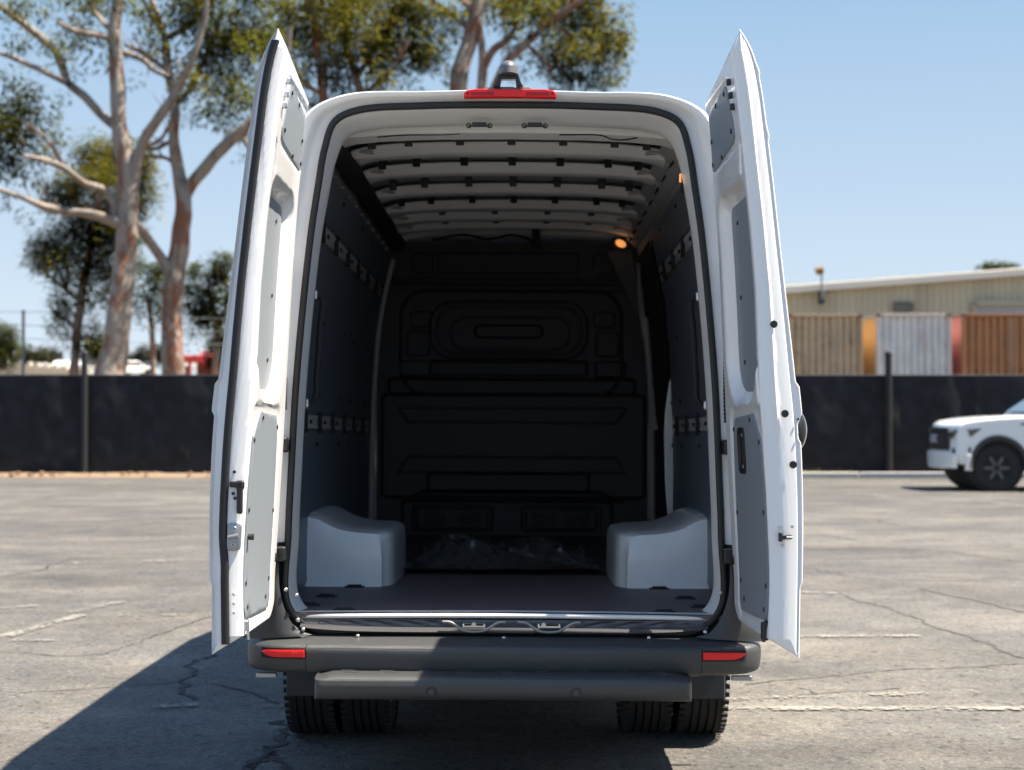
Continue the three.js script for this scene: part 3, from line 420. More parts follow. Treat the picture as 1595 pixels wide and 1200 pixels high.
// ---- brake light and camera above the opening
{
  const sh = new THREE.Shape(); sh.moveTo(-0.168, 0.0); sh.quadraticCurveTo(-0.172, 0.012, -0.158, 0.021); sh.lineTo(-0.13, 0.025); sh.lineTo(0.13, 0.025); sh.lineTo(0.158, 0.021); sh.quadraticCurveTo(0.172, 0.012, 0.168, 0.0); sh.quadraticCurveTo(0, 0.004, -0.168, 0.0);
  const g = new THREE.ExtrudeGeometry(sh, { depth: 0.03, bevelEnabled: true, bevelSize: 0.003, bevelThickness: 0.004, bevelSegments: 3, curveSegments: 12 }); g.translate(0.012, 2.626, -0.032);
  const L = pm('third_brake_light', g, M.red, van);
  for (const x of [-0.145, 0.169]) { const c = new THREE.CylinderGeometry(0.004, 0.004, 0.003, 12); c.rotateX(Math.PI / 2); c.translate(x, 2.637, 0.0035); pm('screw', c, M.dark, L); }
  for (const x of [-0.09, 0.115]) pm('reflector_block', box(0.085, 0.014, 0.004, x, 2.637, 0.001, 0.001), std([0.36, 0.004, 0.006], 0.2), L);
  const cam = pm('reversing_camera', (() => {                       // arched bracket with a hood above it
    const o = new THREE.Shape(); o.moveTo(-0.052, 0); o.lineTo(-0.044, 0.012); o.quadraticCurveTo(-0.034, 0.04, -0.030, 0.062); o.lineTo(0.030, 0.062); o.quadraticCurveTo(0.036, 0.03, 0.044, 0.012); o.lineTo(0.052, 0); o.lineTo(0.032, 0); o.lineTo(0.028, 0.028); o.lineTo(-0.028, 0.028); o.lineTo(-0.034, 0);
    const e = new THREE.ExtrudeGeometry(o, { depth: 0.03, bevelEnabled: true, bevelSize: 0.003, bevelThickness: 0.004, bevelSegments: 2 }); e.translate(0.006, 2.664, -0.02); return e;
  })(), M.black, van);
  const hood = new THREE.SphereGeometry(0.037, 28, 18, 0, Math.PI * 2, 0, Math.PI * 0.5); hood.scale(1, 1.0, 1.7); hood.translate(0.006, 2.725, -0.015); const cyl = new THREE.CylinderGeometry(0.037, 0.039, 0.02, 28); cyl.scale(1, 1, 1.7); cyl.translate(0.006, 2.716, -0.015);
  pm('camera_hood', merge([hood, cyl]), std([0.10, 0.10, 0.105], 0.45), cam);
  const le = new THREE.SphereGeometry(0.005, 12, 10); le.translate(0.006, 2.712, 0.014); pm('camera_lens', le, M.chrome, cam);
  pm('bracket_foot', box(0.17, 0.012, 0.05, 0.006, 2.663, -0.05, 0.004), std([0.20, 0.21, 0.22], 0.4), cam);
  pm('antenna_base', box(0.14, 0.012, 0.03, 0.11, 2.662, -0.12, 0.004), std([0.6, 0.6, 0.6], 0.5), van);
}
// ---- black gasket band with studs around the lower opening
{
  const uOf = (want, right) => { let best = 0, bd = 9; for (let i = 0; i <= 2000; i++) { const u = i / 2000, p = cI.getPoint(u), e = Math.abs(p.y - want) + ((p.x > 0) === right ? 0 : 5); if (e < bd) { bd = e; best = u; } } return best; };
  const uR = uOf(0.97, true), uL = uOf(0.97, false) - 1;
  const band = grid(140, 6, (u, v) => { const p = ringPt([[cO, lerp(0.08, 0.66, v)], [cI, 1 - lerp(0.08, 0.66, v)]], ((lerp(uL, uR, u)) % 1 + 1) % 1); return [p.x, p.y, 0.004 + 0.008 * Math.sin(v * Math.PI) - 0.05 * sstep(0.5, 0, v)]; });
  pm('lower_gasket', band, M.black, van);
  for (const [x, y] of [[-0.76, 0.78], [-0.755, 0.69], [-0.735, 0.655], [-0.535, 0.632], [0.0, 0.628], [0.53, 0.632], [0.735, 0.655], [0.79, 0.80], [-0.80, 0.80]]) { const s = new THREE.SphereGeometry(0.008, 12, 8); s.scale(1, 1, 0.7); s.translate(x, y, 0.014); pm('stud', s, M.steel, van); }
}
// ---- sill
{
  pm('sill_strip', grid(60, 6, (u, v) => { const x = lerp(-0.765, 0.765, u), e = Math.abs(x) / 0.765, a = v * Math.PI, y = 0.697 + 0.008 * (1 - e * e); return [x, y + 0.009 * Math.cos(a), -0.030 - 0.02 * e ** 4 + 0.012 * Math.sin(a)]; }), M.alu, van);
  pm('sill_strip_top', grid(60, 2, (u, v) => { const x = lerp(-0.765, 0.765, u), e = Math.abs(x) / 0.765; return [x, 0.710 + 0.008 * (1 - e * e) + 0.001, -0.030 - 0.02 * e ** 4 - v * 0.05]; }), M.alu, van);
  // step panel with pressed diagonal ribs
  const ribs = (x, v) => { let h = 0; if (Math.abs(x) > 0.24 && Math.abs(x) < 0.68) { const ph = ((Math.abs(x) * 9 + v * 1.2) % 1 + 1) % 1; h = 0.006 * sstep(0.25, 0.45, ph) * sstep(0.95, 0.75, ph) * sstep(0.05, 0.25, v) * sstep(0.6, 0.4, v); } return h; };
  pm('sill_panel', grid(300, 24, (u, v) => { const x = lerp(-0.75, 0.75, u), e = Math.abs(x) / 0.75, k = 1 - 0.35 * e ** 6; return [x, 0.688 - 0.040 * v * k + 0.0, -0.040 + 0.045 * v * v * k + ribs(x, v) + 0.004 * sstep(0.62, 0.66, v)]; }), M.sill, van);
  for (const x of [-0.11, 0.165]) {
    const pts = [[-0.16, 0.682], [-0.12, 0.680], [-0.085, 0.665], [-0.06, 0.652], [-0.03, 0.647], [0.03, 0.647], [0.06, 0.652], [0.09, 0.666], [0.125, 0.680], [0.16, 0.682]].map(([a, b]) => V(x + a * 0.72, b + 0.004, 0.006));
    const br = pm('striker_bracket', tubeR(pts, pts.map(() => 0.005), 10, 0.01), std([0.30, 0.30, 0.29], 0.4, 0.5), van);
    pm('striker_cup', box(0.085, 0.018, 0.02, x, 0.672, 0.004, 0.006), M.chrome, br); pm('striker_bolt', rod(V(x + (x < 0 ? 0 : -0.02), 0.677, 0.0), V(x + (x < 0 ? 0 : -0.02), 0.677, 0.024), 0.009), M.steel, br);
    pm('striker_pin', rod(V(x - 0.035, 0.677, 0.016), V(x + 0.035, 0.677, 0.016), 0.004), M.dark, br);
  }
}
// ---- bumper: middle section, two corners, step bar
{
  const prof = [[0.005, 0.632], [0.05, 0.622], [0.085, 0.612], [0.100, 0.606], [0.108, 0.596], [0.111, 0.58], [0.108, 0.54], [0.100, 0.515], [0.085, 0.503], [0.03, 0.498], [-0.05, 0.505]];
  const pc = new THREE.CatmullRomCurve3(prof.map(([z, y]) => V(0, y, z)), false, 'centripetal');
  const mid = grid(60, 40, (u, v) => { const x = lerp(-0.712, 0.712, u), p = pc.getPoint(v), e = (x / 0.712) ** 2; return [x, p.y, p.z - 0.02 * e + (v < 0.06 ? 0 : 0)]; });
  const bump = pm('rear_bumper', crease(mid, 40), M.bumper, van);
  const flutes = merge([box(1.42, 0.01, 0.2, 0, 0.515, -0.05)]); pm('bumper_beam', flutes, M.blackMat, van);
  for (const s of [-1, 1]) {
    // plan of the corner: from the middle section round to the flank
    const path = new THREE.CatmullRomCurve3([V(0.7045, 0, -0.0198), V(0.78, 0, -0.027), V(0.83, 0, -0.043), V(0.872, 0, -0.082), V(0.895, 0, -0.155), V(0.903, 0, -0.30), V(0.903, 0, -0.55)], false, 'centripetal');
    const cg = grid(48, 40, (u, v) => { const p = path.getPoint(u), q = path.getTangent(u), pr = pc.getPoint(v), low = 0.012 * sstep(0.5, 1, v), nx = -q.z, nz = q.x, k = pr.z; const o = -1; return [s * (p.x - nx * k * o * -1 * -1 + 0), pr.y + low - 0.0 + (v < 0.2 ? 0 : 0), p.z + k * nz]; }, false, s < 0);
    // ledge, face and underside follow the outward normal of the path
    const pos = cg.attributes.position; for (let j = 0; j <= 40; j++) for (let i = 0; i <= 48; i++) { const u = i / 48, p = path.getPoint(u), q = path.getTangent(u), pr = pc.getPoint(j / 40), k = Math.max(-0.06, pr.z) * lerp(1, 0.45, sstep(0.25, 0.8, u)); pos.setXYZ(j * 49 + i, s * (p.x + (-q.z) * k), pr.y + 0.006 * sstep(0.5, 1, j / 40), p.z + q.x * k); } cg.computeVertexNormals();
    const corner = pm('bumper_corner', crease(cg, 40), M.bumper, van);
    // upswept fin up the body pillar
    const I = new THREE.CatmullRomCurve3([V(0.828, 0.90, 0), V(0.822, 0.80, 0), V(0.795, 0.71, 0), V(0.755, 0.655, 0), V(0.70, 0.636, 0)], false, 'centripetal'), O = new THREE.CatmullRomCurve3([V(0.850, 0.905, 0), V(0.886, 0.82, 0), V(0.925, 0.73, 0), V(0.958, 0.665, 0), V(0.965, 0.615, 0)], false, 'centripetal');
    pm('corner_fin', crease(grid(30, 14, (u, v) => { const a = I.getPoint(u), b = O.getPoint(u), z = 0.012 + 0.03 * Math.sin(v * Math.PI * 0.8) * (0.4 + 0.6 * u) - 0.07 * v * v; return [s * lerp(a.x, b.x, v), lerp(a.y, b.y, v), z]; }, false, s < 0), 40), M.bumper, van);
    // reflector
    const rs = new THREE.Shape(); rs.moveTo(0, -0.012); rs.lineTo(0.0, 0.015); rs.lineTo(0.15, 0.012); rs.quadraticCurveTo(0.185, 0.010, 0.19, 0.006); rs.quadraticCurveTo(0.17, -0.012, 0.13, -0.013); rs.closePath();
    const onC = (x, y, w) => { const p = path.getPoint(clamp((x - 0.0) / 0.36 * 0.52)), q = path.getTangent(clamp(x / 0.36 * 0.52)), k = 0.112 * lerp(1, 0.45, sstep(0.25, 0.8, x / 0.36 * 0.52)) + w; return [s * (p.x - q.z * k), 0.577 + y, p.z + q.x * k]; };
    pm('reflector', laid(rs, 0.008, (x, y, w) => onC(x * 1.14 + 0.006, y, w - 0.003), 0.02, 0.002), M.red, corner);
    pm('reflector_socket', laid(roundShape(0, -0.018, 0.226, 0.02, 0.008), 0.004, (x, y, w) => onC(x, y, w - 0.004), 0.02), M.blackMat, corner);
    pm('tow_bracket', box(0.075, 0.018, 0.02, s * 0.87, 0.487, 0.0, 0.004), M.plate, van);
    pm('mud_flap', box(0.15, 0.24, 0.02, s * 0.83, 0.41, -0.72, 0.006), std([0.045, 0.045, 0.047], 0.8), van);
  }
  // step bar under the bumper
  const sp = [[0.02, 0.517], [0.16, 0.521], [0.20, 0.519], [0.222, 0.508], [0.228, 0.485], [0.222, 0.452], [0.205, 0.436], [0.10, 0.433], [0.02, 0.44]];
  const sc = new THREE.CatmullRomCurve3(sp.map(([z, y]) => V(0, y, z)), false, 'centripetal');
  const half = 0.668, plan = (t) => { const x = lerp(-half, half, t), e = Math.abs(x) / half, r = sstep(0.90, 1, e); return [x, r]; };
  const bar = pm('step_bar', crease(grid(120, 40, (u, v) => { const uu = u < 0.1 ? (u / 0.1) ** 2 * 0.1 : u > 0.9 ? 1 - ((1 - u) / 0.1) ** 2 * 0.1 : u; const [x, r] = plan(uu), p = sc.getPoint(v), e = Math.abs(x) / half, cut = e > 0.955 ? 0.055 * (1 - Math.sqrt(Math.max(0, 1 - ((e - 0.955) / 0.045) ** 2))) : 0; return [x, p.y - 0.012 * r * (v < 0.4 ? 1 : 0), Math.min(p.z, 0.232 - cut)]; }), 40), M.stepBar, van);
  const capS = (s) => { const sh = new THREE.Shape(sp.map(([z, y]) => new THREE.Vector2(Math.min(z, 0.175), y - 0.008))); const g = new THREE.ExtrudeGeometry(sh, { depth: 0.004, bevelEnabled: false }); g.rotateY(-Math.PI / 2); g.translate(s * 0.665 + 0.002, 0, 0); return g; };
  pm('bar_end', merge([capS(-1), capS(1)]), M.stepBar, bar);
  const treadT = []; for (let i = 0; i < 9; i++) for (let k = 0; k < 2; k++) { const b = box(0.05, 0.003, 0.018, -0.56 + i * 0.14 + k * 0.02, 0.5215, 0.10 + k * 0.045, 0.001); treadT.push(b); } pm('tread_rib', merge(treadT), M.stepBar, bar);
  for (const x of [-0.252, 0.257]) {
    const rg = new THREE.TorusGeometry(0.016, 0.0035, 10, 28); rg.translate(x, 0.467, 0.227); const sn = pm('parking_sensor', rg, M.black, bar); const d = new THREE.CylinderGeometry(0.0125, 0.0125, 0.006, 24); d.rotateX(Math.PI / 2); d.translate(x, 0.467, 0.227); pm('sensor_face', d, M.bumper, bar);
  }
  for (const s of [-1, 1]) { const d = new THREE.CapsuleGeometry(0.007, 0.010, 6, 12); d.scale(0.8, 1, 0.5); d.translate(s * 0.630, 0.478, 0.224); pm('drain_hole', d, M.dark, bar); }
  for (const s of [-1, 1]) pm('bar_bracket', box(0.06, 0.06, 0.5, s * 0.45, 0.47, -0.12, 0.01), M.dark, bar);
}
// ---- wheels, axle, underbody
{
  const prof = []; const w = 0.099, r = 0.352;                      // lathe profile of a commercial tyre, grooves included
  const P = (x, y) => prof.push(new THREE.Vector2(y, x));
  P(-w * 0.72, 0.215); P(-w * 0.95, 0.25); P(-w, 0.29); P(-w * 0.97, 0.325); P(-w * 0.9, r - 0.008); P(-w * 0.82, r);
  for (const c of [-0.052, -0.018, 0.018, 0.052]) { P(c - 0.006, r + 0.001); P(c - 0.004, r - 0.010); P(c + 0.004, r - 0.010); P(c + 0.006, r + 0.001); }
  P(w * 0.82, r); P(w * 0.9, r - 0.008); P(w * 0.97, 0.325); P(w, 0.29); P(w * 0.95, 0.25); P(w * 0.72, 0.215);
  const tg0 = new THREE.LatheGeometry(prof, 72); tg0.rotateZ(Math.PI / 2);
  const lugs = []; for (let i = 0; i < 56; i++) for (const s of [-1, 1]) { const a = i / 56 * Math.PI * 2 + (s > 0 ? 0.05 : 0), b = box(0.030, 0.013, 0.022, s * 0.092, r - 0.0035, 0, 0.002); b.rotateX(a); lugs.push(b); }
  const tg = crease(merge([tg0, ...lugs]), 30);
  const rimG = crease(new THREE.LatheGeometry([[0.0, 0.03], [0.06, 0.035], [0.07, -0.02], [0.15, -0.035], [0.185, 0.03], [0.2, 0.085], [0.218, 0.09], [0.216, -0.085], [0.05, -0.085], [0, -0.085]].map(([a, b]) => new THREE.Vector2(a, b)), 40).rotateZ(-Math.PI / 2), 35);
  const put = (x, z, y) => { const t = new THREE.Group(); t.name = 'wheel'; t.position.set(x, y, z); van.add(t); pm('tyre', tg, M.tyre, t); pm('rim', rimG, M.rim, t); return t; };
  const yAt = (z) => 0.354 - z * -0.0183;
  for (const x of [-0.862, -0.618, 0.618, 0.862]) put(x, -1.38, 0.354 + 1.38 * 0.0183 + x * 0.0052);
  for (const x of [-0.83, 0.83]) put(x, -5.05, 0.354 + 5.05 * 0.0183 + x * 0.0052);
  pm('rear_axle', merge([rod(V(-0.6, 0.37, -1.38), V(0.6, 0.37, -1.38), 0.05), (() => { const s = new THREE.SphereGeometry(0.17, 24, 16); s.translate(0, 0.37, -1.38); return s; })()]), M.dark, van);
  for (const s of [-1, 1]) pm('leaf_spring', merge([0, 1, 2].map((k) => box(0.07, 0.014, 1.3 - k * 0.3, s * 0.43, 0.45 - k * 0.018, -1.38))), M.dark, van);
  const sw = new THREE.TorusGeometry(0.25, 0.09, 14, 40); sw.rotateX(Math.PI / 2); sw.translate(0, 0.47, -0.62); pm('spare_tyre', sw, M.tyre, van);
  pm('floor_pan', box(1.80, 0.03, 5.2, 0, 0.585, -2.75), M.dark, van);
  for (const s of [-1, 1]) pm('frame_rail', box(0.09, 0.13, 5.2, s * 0.46, 0.53, -2.8, 0.01), M.dark, van);
  pm('exhaust_pipe', tubeR([V(0.35, 0.42, -3.2), V(0.34, 0.40, -2.2), V(0.30, 0.43, -1.0), V(0.34, 0.40, -0.35)], [0.035, 0.035, 0.035, 0.035], 14, 0.06), std([0.2, 0.18, 0.16], 0.5, 0.8), van);
  for (const s of [-1, 1]) { pm('light_block_skirt', box(0.05, 0.34, 2.9, s * 0.92, 0.47, -3.3, 0.02), M.white, van); pm('light_block_skirt', box(0.05, 0.14, 0.55, s * 0.90, 0.56, -0.62, 0.02), M.white, van); }  // skirts added to keep side light off the ground under the van
  pm('light_block_valance', box(1.6, 0.3, 0.06, 0, 0.44, -5.9, 0.03), M.black, van);  // unseen front piece added to block light under the van
  pm('light_block_tank', box(0.6, 0.24, 1.1, -0.15, 0.47, -2.6, 0.08), M.dark, van); pm('light_block_shaft', rod(V(0, 0.42, -1.5), V(0, 0.46, -4.6), 0.045), M.dark, van); pm('light_block_gearbox', box(0.5, 0.3, 1.0, 0, 0.46, -4.7, 0.1), M.dark, van); pm('light_block_muffler', box(0.26, 0.2, 0.8, 0.38, 0.44, -2.7, 0.09), M.dark, van);  // unseen dark underbody bulk, added to block light below the floor
  pm('wiring_loop', tubeR([V(0.05, 0.455, 0.12), V(0.14, 0.425, 0.14), V(0.25, 0.435, 0.14), V(0.33, 0.45, 0.12)], [0.004, 0.004, 0.004, 0.004], 8, 0.02), M.dark, van);
}
// ------------------------------------------------------------------ load space
{
  const wX = table([[0.68, 0.878], [0.76, 0.885], [1.2, 0.885], [1.6, 0.876], [1.85, 0.862], [2.1, 0.84], [2.3, 0.80], [2.45, 0.765], [2.58, 0.715]]), roofY = table([[0, 2.643], [0.3, 2.640], [0.5, 2.632], [0.62, 2.620], [0.7, 2.592]]);
  const lift = (z) => 0.05 * sstep(-0.26, -0.9, z), ZB = -3.90;
  pm('inner_shell', grid(140, 24, (u, v) => { const z = lerp(-0.255, ZB - 0.06, v), p = cW.getPoint(u); return [p.x * 1.004, p.y + (p.y > 2.4 ? lift(z) : 0), z, u * 4, v * 4]; }), M.skin, van);
  const fl = pm('load_floor', box(1.765, 0.016, 3.86, 0, 0.702, ZB / 2 - 0.015, 0.002), M.floor, van);
  for (const s of [-1, 1]) for (const [x, z] of [[0.76, -0.30], [0.60, -0.13], [0.73, -0.62], [0.66, -1.02]]) { const t = pm('tie_down', merge([box(0.085, 0.004, 0.045, s * x, 0.712, z, 0.001), rod(V(s * x - 0.03, 0.717, z), V(s * x + 0.03, 0.717, z), 0.005)]), M.dark, fl); }
  for (const x of [-0.535, 0.43]) pm('floor_screw', box(0.05, 0.003, 0.012, x, 0.7115, -0.10), M.dark, fl);
  for (const s of [-1, 1]) {
    const zEnd = s > 0 ? -2.62 : -3.80, rows = [['lower_wall_panel', 0.712, 1.395], ['middle_wall_panel', 1.462, 2.212], ['upper_wall_panel', 2.285, 2.47]];
    for (const [name, y0, y1] of rows) {
      const up = name[0] === 'u';
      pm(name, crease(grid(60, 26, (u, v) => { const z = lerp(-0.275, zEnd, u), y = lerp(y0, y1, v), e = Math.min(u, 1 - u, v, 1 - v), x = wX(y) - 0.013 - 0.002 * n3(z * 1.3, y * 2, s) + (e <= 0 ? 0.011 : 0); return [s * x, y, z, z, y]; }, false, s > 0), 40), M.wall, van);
      for (const z of [-0.55, -1.3, -2.1, -2.55, -3.3]) if (z > zEnd) for (const y of up ? [2.42] : [lerp(y0, y1, 0.12), lerp(y0, y1, name[0] === 'm' ? 0.55 : 0.9)]) { const c = new THREE.CylinderGeometry(0.010, 0.011, 0.006, 12); c.rotateZ(Math.PI / 2); c.translate(s * (wX(y) - 0.017), y, z); pm('clip', c, M.dark, van); }
    }
    for (const [y, zz] of [[1.428, zEnd], [2.248, zEnd]]) {
      const rl = pm('lashing_rail', grid(40, 6, (u, v) => { const z = lerp(-0.28, zz, u), yy = y + (v - 0.5) * 0.058, k = Math.abs(v - 0.5) < 0.2 ? 0.004 : 0; return [s * (wX(yy) - 0.006 + k), yy, z]; }, false, s > 0), std([0.5, 0.51, 0.53], 0.45), van);
      for (let z = -0.46; z > zz + 0.05; z -= 0.47) { pm('rail_slot', box(0.016, 0.10, 0.050, s * (wX(y) - 0.011), y, z, 0.004), M.dark, rl); pm('rail_pin', box(0.008, 0.018, 0.03, s * (wX(y) - 0.008), y, z - 0.2, 0.003), M.dark, rl); }
    }
    // wheel arch box with its flare against the wall
    const prof = new THREE.CatmullRomCurve3([V(s < 0 ? 0.500 : 0.472, 0.705, 0), V(s < 0 ? 0.501 : 0.474, 0.80, 0), V(s < 0 ? 0.503 : 0.477, 0.90, 0), V(s < 0 ? 0.512 : 0.490, 0.938, 0), V(0.54, 0.953, 0), V(0.62, 0.958, 0), V(0.70, 0.967, 0), V(0.76, 0.985, 0), V(0.80, 1.006, 0), V(0.83, 1.022, 0), V(0.855, 1.029, 0), V(0.884, 1.031, 0)], false, 'centripetal');
    const zc = -1.52, hz = 0.46;
    pm('wheel_arch', crease(grid(60, 40, (u, v) => {
      const p = prof.getPoint(u), a = (v - 0.5) * 2, edge = Math.sign(a) * Math.min(1, Math.abs(a) * 1.25), down = sstep(0.8, 1.0, Math.abs(a));
      const rr = 0.07, k = Math.abs(a) > 0.8 ? 1 : 0; let z = zc + edge * (hz - 0.0), y = p.y, x = p.x;
      if (Math.abs(a) <= 0.8) { const q = Math.abs(a) / 0.8; y = p.y - 0.02 * q ** 6 * (p.y - 0.70) / 0.3; x = p.x + 0.05 * Math.pow(q, 9) * (1 - sstep(0.0, 0.4, (p.x - 0.47) / 0.4)); } else { const t = (Math.abs(a) - 0.8) / 0.2; x = p.x + 0.05 * (1 - sstep(0, 0.4, (p.x - 0.47) / 0.4)); y = lerp(p.y - 0.02 * (p.y - 0.70) / 0.3, 0.705, t); z = zc + Math.sign(a) * (hz + 0.018 * Math.sin(Math.min(1, t * 5) * Math.PI / 2)); }
      return [s * x, y, z, u, v];
    }, false, s < 0), 50), M.arch, van);
    pm('arch_edge', tubeR([V(s * 0.86, 0.709, zc + hz + 0.02), V(s * 0.70, 0.709, zc + hz + 0.024), V(s * 0.55, 0.709, zc + hz + 0.02)], [0.005, 0.005, 0.005], 8, 0.05), M.whiteIn, van);
    pm('arch_screw', box(0.02, 0.006, 0.02, s * 0.845, 1.028, zc + hz - 0.03, 0.002), M.steel, van);
    // grab handle just inside the opening
    const hx = 0.772, hzz = -0.30, pts = [V(s * hx, 1.49, hzz), V(s * (hx - 0.03), 1.51, hzz), V(s * (hx - 0.036), 1.60, hzz), V(s * (hx - 0.048), 1.80, hzz), V(s * (hx - 0.055), 1.89, hzz), V(s * (hx - 0.030), 1.912, hzz)];
    const gh = pm('grab_handle', tubeR(pts, pts.map(() => 0.012), 14, 0.02), M.blackMat, van);
    for (const p of [pts[0], pts[5]]) pm('handle_mount', box(0.03, 0.04, 0.04, p.x + s * 0.006, p.y, p.z, 0.01), M.steel, gh);
  }
  // roof bows with spring clips
  const bowZ = [-0.42, -1.20, -1.70, -2.30, -2.84, -3.25, -3.62];
  bowZ.forEach((z, n) => {
    const hw = n ? 0.055 : 0.09, hd = n ? 0.050 : 0.075, hat = [[hw + 0.018, 0], [hw, -0.004], [hw - 0.010, -hd * 0.85], [hw - 0.022, -hd], [-hw + 0.022, -hd], [-hw + 0.010, -hd * 0.85], [-hw, -0.004], [-hw - 0.018, 0]];
    const b = pm('roof_bow', crease(grid(60, hat.length - 1, (u, v, i, j) => { const x = lerp(-0.70, 0.70, u), e = Math.abs(x) / 0.7, k = sstep(0.86, 1, e); return [x, roofY(Math.abs(x)) + lift(z) - 0.014 + hat[j][1] * (1 - 0.3 * k) - 0.008 * k, z + hat[j][0] * (1 + 0.9 * k)]; }), 30), M.ceil, van);
    const cx = n === 0 ? [] : n < 5 ? [-0.60, -0.44, -0.215, 0.01, 0.235, 0.46, 0.60] : [-0.4, -0.1, 0.2, 0.45];
    for (const x of cx) pm('spring_clip', merge([box(0.040, 0.012, 0.070, x, roofY(Math.abs(x)) + lift(z + 0.2) - 0.012, z + 0.205, 0.003), box(0.036, 0.042, 0.012, x, roofY(Math.abs(x)) + lift(z + 0.2) - 0.034, z + 0.20, 0.004)]), n % 2 ? std([0.05, 0.05, 0.05], 0.6) : M.dark, b);
    for (const s of [-1, 1]) pm('bow_gusset', merge([box(0.10, 0.012, 0.14, s * 0.655, roofY(0.655) + lift(z) - 0.03, z + 0.02, 0.004), box(0.012, 0.06, 0.14, s * 0.70, roofY(0.70) + lift(z) - 0.05, z + 0.02, 0.004)]), M.skin, b);
  });
  pm('front_header', crease(grid(50, 4, (u, v, i, j) => { const x = lerp(-0.70, 0.70, u); return [x, roofY(Math.abs(x)) + lift(-3.8) - [0.005, 0.05, 0.075, 0.08, 0.08][j], [-3.72, -3.73, -3.76, -3.84, -3.9][j]]; }), 30), M.ceil, van);
  // header latches, seams and loose wires
  for (const x of [-0.105, 0.105]) { const l = pm('header_latch', merge([box(0.055, 0.016, 0.012, x, 2.546, -0.118, 0.004), box(0.085, 0.007, 0.010, x, 2.540, -0.118, 0.003)]), M.black, van); for (const s of [-1, 1]) pm('latch_ring', new THREE.TorusGeometry(0.008, 0.0025, 8, 14).translate(x + s * 0.040, 2.541, -0.116), M.black, l); }
  pm('header_wire', tubeR([V(0.20, 2.524, -0.20), V(0.36, 2.522, -0.20), V(0.40, 2.506, -0.19), V(0.45, 2.504, -0.19), V(0.50, 2.512, -0.19)], [0.003, 0.003, 0.003, 0.003, 0.003], 8, 0.01), M.dark, van);
  pm('header_wire', tubeR([V(-0.50, 2.512, -0.20), V(-0.40, 2.520, -0.20), V(-0.25, 2.522, -0.20), V(-0.18, 2.526, -0.20)], [0.003, 0.003, 0.002, 0.002], 8, 0.01), M.dark, van);
  pm('front_wiring', tubeR([V(-0.5, 2.57, -3.66), V(-0.3, 2.60, -3.66), V(-0.15, 2.575, -3.66), V(0.0, 2.60, -3.66), V(0.12, 2.56, -3.66), V(0.14, 2.52, -3.66)], [0.008, 0.008, 0.008, 0.008, 0.012, 0.016], 8, 0.02), M.dark, van);
  pm('wiring_bracket', box(0.05, 0.12, 0.03, 0.14, 2.57, -3.60, 0.006), M.dark, van);
  // black cable duct along the left roof edge and the pressed rail on the right
  const duct = [], dz = []; for (let i = 0; i <= 16; i++) { const z = lerp(-0.30, -3.8, i / 16); duct.push(V(-0.715 + 0.003 * Math.sin(i * 2.1), 2.515 + lift(z) * 0.8 + 0.003 * Math.sin(i * 1.3), z)); dz.push(0.046 + 0.003 * Math.sin(i * 1.7)); }
  const du = pm('cable_duct', tubeR(duct, dz, 14, 0.08), M.blackMat, van);
  for (let i = 0; i < 12; i++) { const z = -0.5 - i * 0.28; pm('duct_clip', box(0.02, 0.014, 0.03, -0.765, 2.462 + lift(z) * 0.8, z, 0.004), M.steel, du); }
  const rr = pm('roof_rail', crease(grid(40, 5, (u, v, i, j) => { const z = lerp(-0.30, -3.8, u), q = [[0.795, 2.47], [0.755, 2.475], [0.725, 2.49], [0.70, 2.525], [0.685, 2.555], [0.66, 2.575]][j]; return [q[0] - 0.0, q[1] + lift(z), z]; }), 30), M.skin, van);
  for (let i = 0; i < 9; i++) { const z = -0.62 - i * 0.36; const h = box(0.008, 0.035, 0.085, 0, 0, 0, 0.002); h.rotateZ(-0.62); h.translate(0.709, 2.507 + lift(z), z); pm('rail_hole', h, M.dark, rr); }
  // bulkhead: one moulded panel with pressed shapes
  const X = (px) => (px - 796) / 250, Y = (py) => 1.46 - (py - 640) / 250 + 0.074;
  const rb = (x, y, px0, py0, px1, py1, r) => sdRound(x - (X(px0) + X(px1)) / 2, y - (Y(py0) + Y(py1)) / 2, (X(px1) - X(px0)) / 2, (Y(py0) - Y(py1)) / 2, r);
  const line = (d, w) => sstep(w, w * 0.4, Math.abs(d)), trap = (x, y, y0, y1, a0, a1) => { const t = clamp((y - Y(y1)) / (Y(y0) - Y(y1))), hw = lerp(a1, a0, t); return Math.max(Math.abs(x) - hw, Math.abs(y - (Y(y0) + Y(y1)) / 2) - (Y(y0) - Y(y1)) / 2); };
  const bz = (x, y) => {
    const ax = Math.abs(x); let z = 0;
    z += 0.05 * sstep(0.01, -0.012, rb(x, y, 622, 455, 965, 617, 0.16));                    // big arched recess (back)
    z -= 0.025 * sstep(0.008, -0.008, rb(x, y, 668, 472, 912, 560, 0.14)); z += 0.012 * line(rb(x, y, 678, 480, 902, 553, 0.12), 0.010);
    z += 0.012 * line(rb(x, y, 700, 496, 884, 546, 0.09), 0.009); z -= 0.014 * sstep(0.006, -0.006, rb(x, y, 738, 509, 842, 528, 0.03)); z += 0.012 * line(rb(x, y, 738, 509, 842, 528, 0.03), 0.008);
    for (const s of [-1, 1]) { const c = (p) => s < 0 ? p : 1592 - p; const bx = (a, b, e, f) => rb(x, y, Math.min(c(a), c(e)), b, Math.max(c(a), c(e)), f, 0.02); z -= 0.02 * sstep(0.006, -0.006, bx(638, 488, 670, 511)); z -= 0.022 * sstep(0.006, -0.006, bx(632, 519, 666, 556)); z -= 0.045 * sstep(0.006, -0.006, bx(622, 565, 668, 588)); }
    z += 0.10 * sstep(0.006, -0.006, rb(x, y, 668, 564, 912, 586, 0.01)); z += 0.09 * sstep(0.01, -0.006, rb(x, y, 605, 592, 985, 615, 0.02));
